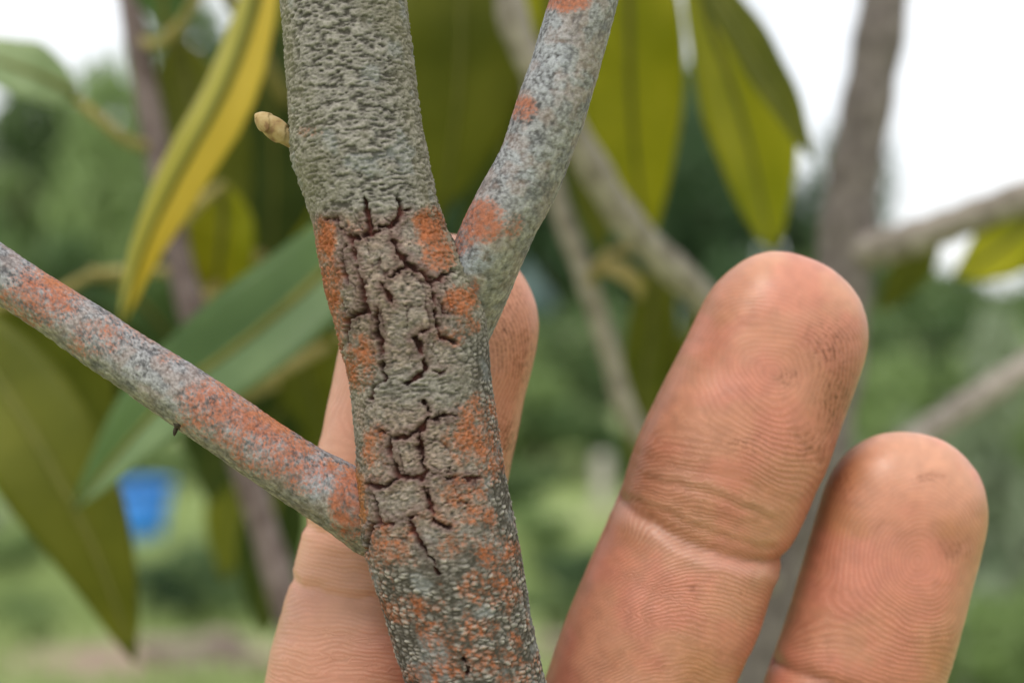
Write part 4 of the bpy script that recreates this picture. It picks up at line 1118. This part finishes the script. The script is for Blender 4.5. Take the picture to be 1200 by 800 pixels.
phase = np.zeros(nv); amp = np.zeros(nv); dirt = np.zeros(nv)
skin = np.ones((nv, 3)) * np.array([0.545, 0.262, 0.172])
disp = np.zeros(nv)
LM = 0.43          # ridge spacing, mm
warp = lambda s: (fbm(NX / 5.0 + s, NZ / 5.0, 500 + s, 2) - .5)
warp2 = lambda s: (fbm(NX / 1.6 + s, NZ / 1.6, 540 + s, 2) - .5)
loc = {}
for nm, fr in (('ring', ring[2]), ('middle', middle[2]), ('little', little[2]), ('index', index[2]), ('thumb', thumb[2])):
    loc[nm] = local(fr)
dists = np.stack([loc[n_][3] / loc[n_][4] for n_ in ('ring', 'middle', 'little', 'index', 'thumb')], 1)
own = np.argmin(dists, 1); near = np.min(dists, 1) < 1.35

def tip_print(nm, a0, b0, kk, blend, slope, curve, sd):
    b_, la, lb, _, w_ = loc[nm]
    ang = np.arctan2(la, -co[:, 1] * 0 + np.abs(lb) + 1e-6)
    a_ = ang * w_
    rho = np.sqrt((kk * (a_ - a0)) ** 2 + (b_ - b0) ** 2 + 0.05)
    lower = (b_ - b0) + slope * (a_ - a0) + curve * (a_ - a0) ** 2
    wq = sstep(blend[0], blend[1], b_ - b0)
    ph = (1 - wq) * rho + wq * lower
    return (ph + 1.8 * warp(sd) + 0.30 * warp2(sd)) / LM, a_, b_

for idx, (nm, args) in enumerate((('ring', (-0.6, 12.2, 0.70, (1, 12), 0.08, -0.020, 1)), ('middle', (1.0, 12, 0.9, (2, 13), 0.16, 0.0, 2)), ('little', (0.8, 11.5, 0.85, (2, 12), 0.03, -0.02, 3)), ('index', (0, 9, .9, (2, 10), 0, 0, 4)), ('thumb', (0, 11, .9, (2, 10), 0, 0, 5)))):
    ph, a_, b_ = tip_print(nm, *args)
    m = (own == idx) & near
    w_ = loc[nm][4]
    if nm == 'ring':      # middle phalanx: ridges fan out from the crease
        w3 = sstep(27.5, 33, b_)
        ph = ph + w3 * (0.22 * a_ - 0.50 * 1.6 * np.log1p(np.exp(-(a_ + 1.0) / 1.6))) / LM
    am = sstep(1.75, 1.05, np.abs(a_) / w_) * sstep(1.5, 7, b_) * np.clip(0.45 + 1.3 * (fbm(NX / 4 + 7, NZ / 4, 600 + idx, 2) - .28), 0.15, 1.0)
    phase[m] = ph[m]; amp[m] = am[m]
    # tone along the finger
    padm = np.exp(-((b_ - 13) / 6.0) ** 2 - (a_ / 6.0) ** 2)
    tipm = sstep(7, 0, b_)
    c = skin.copy()
    c = mix3(c, np.array([0.52, 0.195, 0.135]), 0.75 * padm * (1 if nm != 'ring' else .5))
    c = mix3(c, np.array([0.68, 0.385, 0.27]), 0.55 * tipm)  # pale pink tip, with the fingertip highlight painted in
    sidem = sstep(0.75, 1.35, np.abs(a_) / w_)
    c = mix3(c, np.array([0.42, 0.165, 0.10]), 0.60 * sidem * (1 - tipm))  # darker red sides: edge shading painted into the skin, plus slight redness
    c = mix3(c, np.array([0.44, 0.200, 0.100]), 0.65 * sstep(0.42, 0.70, fbm(NX / 6 + 3, NZ / 6, 640 + idx, 3)))
    c = mix3(c, np.array([0.56, 0.215, 0.155]), 0.65 * sstep(0.42, 0.68, fbm(NX / 4 + 30, NZ / 4, 650 + idx, 3)))
    c = c * (1 + 0.32 * (fbm(NX / 0.9, NZ / 0.9, 655 + idx, 3) - .5))[:, None]
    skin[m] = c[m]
    disp[m] += (0.60 * (fbm(NX / 6 + 1, NZ / 6, 660 + idx, 2) - .5) + 0.05 * (fbm(NX / 1.2, NZ / 0.8, 670, 2) - .5))[m] * face[m]

own_r = (own == 0) & near & (face > 0.05); own_m = (own == 1) & near & (face > 0.05); own_l = (own == 2) & near & (face > 0.05)
amp[own_r] *= (1 - 0.75 * np.exp(-((px - 838) / 42) ** 2 - ((py - 420) / 75) ** 2))[own_r] * (0.35 + 0.65 * sstep(330, 420, py))[own_r]
amp[own_l] *= (0.30 + 0.70 * sstep(530, 640, py))[own_l]
for nm_, o_ in (('ring', own_r), ('little', own_l)):
    core = np.exp(-((loc[nm_][0] - 12) / 4.0) ** 2 - (loc[nm_][1] / 4.0) ** 2)
    amp[o_] *= (1 - 0.55 * core)[o_]

def crease(mask, polys, depth, width, colr, cm, jit=4.0):
    jx = px + jit * (fbm(NX / 1.4, NZ / 1.4, 700, 3) - .5) * 2; jy = py + jit * (fbm(NX / 1.4 + 40, NZ / 1.4, 704, 3) - .5) * 2
    d = polydist(jx, jy, [(0.0, 0.0, p) for p in polys])
    g_ = np.exp(-(d / width) ** 2) * mask
    disp[:] -= depth * g_
    skin[:] = mix3(skin, colr, np.clip(cm * g_, 0, 1))
    return d
mr = own_r.astype(float); mm_ = own_m.astype(float); ml_ = own_l.astype(float)
# ring finger: the joint crease, two fine companions and the pale worn band below
R_MAIN = [(700, 566), (714, 578), (735, 595), (777, 621), (816, 641), (865, 656), (910, 659), (932, 652)]
R_UP = [(758, 558), (790, 566), (816, 572), (865, 590), (902, 606)]
R_MID = [(738, 583), (768, 594), (795, 607), (837, 626), (875, 636), (907, 640)]
crease(mr, [R_MAIN], 0.42, 12.0, (0.36, 0.155, 0.085), 0.45, 4)
crease(mr, [R_MAIN], 0.16, 3.8, (0.27, 0.11, 0.065), 0.50, 4)
crease(mr, [[(x_ + random.uniform(-3, 3), y_ + dy_ + random.uniform(-2, 2)) for x_, y_ in R_MAIN[1 + q_ % 2:-1 - q_ % 3]] for q_, dy_ in enumerate((-46, -38, -24, -16, -9, 7, 12, 22))], 0.05, 2.6, (0.40, 0.18, 0.10), 0.28, 5)
crease(mr, [R_UP], 0.20, 4.5, (0.38, 0.17, 0.09), 0.35)
crease(mr, [R_MID], 0.14, 3.5, (0.40, 0.18, 0.10), 0.30)
crease(mr, [[(x_ + 3, y_ + 14) for x_, y_ in R_MAIN[1:-1]]], -0.18, 10, (0.66, 0.40, 0.33), 0.40, 5)
crease(mr, [[(x_, y_ - 7) for x_, y_ in R_UP]], -0.08, 6, (0.66, 0.38, 0.27), 0.35, 5)
crease(mr, [[(x_, y_ - 6) for x_, y_ in R_MID]], -0.06, 5, (0.62, 0.36, 0.22), 0.30, 5)
crease(mr, [[(742, 530), (770, 540), (820, 552), (870, 560), (930, 590)], [(760, 735), (757, 715), (768, 690)], [(930, 590), (955, 612)], [(800, 756), (840, 768), (880, 772)]], 0.07, 3.0, (0.42, 0.19, 0.11), 0.30)
crease(mr, [[(925, 505), (940, 520), (958, 540)], [(950, 380), (943, 396)], [(905, 442), (925, 452)]], 0.05, 2.2, (0.33, 0.15, 0.09), 0.4)
# little finger: the crease at the bottom of the picture
L_M = [(880, 764), (900, 772), (925, 783), (950, 793), (985, 806), (1030, 816), (1095, 815)]
crease(ml_, [L_M], 0.34, 10, (0.36, 0.15, 0.09), 0.40, 4)
crease(ml_, [L_M], 0.14, 3.2, (0.26, 0.10, 0.06), 0.6, 3)
crease(ml_, [[(1080, 560), (1092, 556), (1106, 560)], [(1025, 620), (1034, 614)], [(1100, 636), (1120, 648), (1132, 632)]], 0.04, 3, (0.36, 0.15, 0.09), 0.45)
# middle finger: many short cross wrinkles around the joint
wr = []
for q in range(17):
    y0_ = 590 + q * 14 + random.uniform(-4, 4); x0_ = 300 + random.uniform(-4, 40)
    wr.append([(x0_ + t_ * 130 * random.uniform(.8, 1.1), y0_ + 14 * math.sin(t_ * 2.4 + .2) + random.uniform(-2, 2)) for t_ in (0, .25, .5, .75, 1)])
crease(mm_, wr, 0.06, 4.0, (0.45, 0.20, 0.125), 0.35, 2)
amp[own_m] *= 0.75
crease(mm_, [[(335, 606), (370, 622), (420, 634), (470, 636)], [(330, 672), (360, 690), (410, 700), (470, 700)]], 0.28, 6, (0.45, 0.20, 0.13), 0.35, 5)
# short random skin lines
fl = []
for q in range(70):
    x0_, y0_, a0_ = random.uniform(640, 1150), random.uniform(330, 800), random.uniform(-0.6, 1.2)
    if random.random() < .3: a0_ = random.uniform(1.2, 2.4)
    ln = random.uniform(12, 42)
    fl.append([(x0_ + ln * t_ * math.cos(a0_), y0_ + ln * t_ * math.sin(a0_) + random.uniform(-1.5, 1.5)) for t_ in (0, .5, 1)])
crease(np.maximum(mr, ml_), fl, 0.035, 1.9, (0.40, 0.175, 0.10), 0.22, 3)
# grime
def gell(mask, x_, y_, rx, ry, s_):
    dirt[:] = np.maximum(dirt, mask * s_ * np.exp(-((px - x_) / rx) ** 2 - ((py - y_) / ry) ** 2))
gell(mr, 985, 475, 26, 50, 1.0); gell(mr, 975, 410, 26, 34, .75); gell(mr, 925, 443, 12, 10, .8); gell(mr, 950, 520, 30, 26, .55); gell(mr, 880, 525, 40, 18, .4)
gell(mr, 865, 517, 14, 6, .8); gell(mr, 810, 687, 6, 5, 1.0); gell(mr, 872, 694, 6, 4, .8); gell(mr, 1000, 520, 16, 60, .5)
gell(mm_, 612, 420, 18, 40, 1.1); gell(mm_, 596, 520, 22, 36, 1.1); gell(mm_, 590, 390, 20, 50, .8); gell(mm_, 600, 350, 20, 30, .5)
gell(ml_, 985, 560, 18, 26, .5); gell(ml_, 1118, 645, 18, 12, .6); gell(ml_, 1085, 560, 14, 5, .5)
stain = np.zeros(nv)
for mk, x_, y_, rx, ry, s_ in ((mr, 985, 470, 36, 80, .55), (mr, 760, 545, 40, 26, .35), (mm_, 605, 440, 26, 120, .50), (ml_, 985, 552, 16, 40, .6), (ml_, 955, 620, 18, 60, .35), (ml_, 1118, 640, 26, 20, .4), (mr, 900, 560, 60, 40, .25)):
    stain = np.maximum(stain, mk * s_ * np.exp(-((px - x_) / rx) ** 2 - ((py - y_) / ry) ** 2))
skin = mix3(skin, (0.30, 0.105, 0.055), stain) * np.array([0.85, 0.815, 0.775])
skin[own_m] = mix3(skin, (0.60, 0.27, 0.17), 0.45 * sstep(540, 590, px))[own_m]
skin[own_m] = mix3(skin, (0.63, 0.345, 0.245), 0.55 * sstep(480, 400, px))[own_m]

Wc = Wc + no * disp[:, None] * 0.001
hm.vertices.foreach_set('co', Wc.astype(np.float32).ravel())
hm.update()
hm.polygons.foreach_set('use_smooth', np.ones(len(hm.polygons), dtype=bool))
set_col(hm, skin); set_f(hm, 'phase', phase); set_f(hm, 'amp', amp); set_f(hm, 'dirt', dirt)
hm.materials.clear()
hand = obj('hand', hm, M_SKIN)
hand.name = 'hand'
tag(hand, 'left hand with grimy fingertips held palm forward behind the grey stem', 'hand')

# fingernails on the far side of the fingers
for nm, fr, sgn in (('ring', ring[2], 0), ('middle', middle[2], 0), ('little', little[2], 0), ('index', index[2], 1), ('thumb', thumb[2], 1)):
    s = fr['s']; w = fr['w'][0]
    rows = []
    cam_dir = np.array([0, 1.0, 0]) if not sgn else np.array([0, -1.0, 0.0])
    for q in np.linspace(1.5, 12.5, 14):
        P = np.array([np.interp(q, s, fr['P'][:, k_]) for k_ in range(3)]); A = fr['A'][np.searchsorted(s, q)]; B = fr['B'][np.searchsorted(s, q)]
        if B @ cam_dir < 0: B = -B
        k_t = max(1 - (1 - min(q / w, 1)) ** 2.15, 0.0) ** (1 / 2.15)
        dd = np.interp(q, s, fr['d']) * (0.80 + 0.20 * min(q / (2.2 * w), 1)) * k_t
        ww = np.interp(q, s, fr['w']) * k_t
        half = 0.66 * min(1.0, 0.55 + 0.25 * q) * (1 if q < 11 else 0.9)
        for t_ in np.linspace(-half, half, 11):
            a_ = t_ * 1.15
            rows.append(P + A * ww * math.sin(a_) * 1.0 + B * (dd * math.cos(a_) ** 0.9 + 0.35 - 0.25 * abs(t_)))
    V = np.array(rows) * 0.001 + np.array([0, 0, ZC])
    F = grid_faces(14, 11, wrap=False); nvv = len(V)
    ctr = np.repeat(np.array([[np.interp(q, s, fr['P'][:, k_]) for k_ in range(3)] for q in np.linspace(1.5, 12.5, 14)]) * 0.001 + np.array([0, 0, ZC]), 11, 0)
    V2 = V - unit(V - ctr) * 0.0005
    rim = np.concatenate([np.arange(11), np.arange(1, 14) * 11 + 10, 13 * 11 + np.arange(9, -1, -1), np.arange(12, 0, -1) * 11]); rn = np.roll(rim, -1)
    obj('fingernail', build_mesh('fingernail', np.vstack([V, V2]), np.vstack([F, F[:, ::-1] + nvv, np.stack([rim, rim + nvv, rn + nvv, rn], 1)])), M_NAIL, hand)
print('tris', sum(len(o.data.loops) - 2 * len(o.data.polygons) for o in scene.objects if o.type == 'MESH'), 'hand verts', nv)
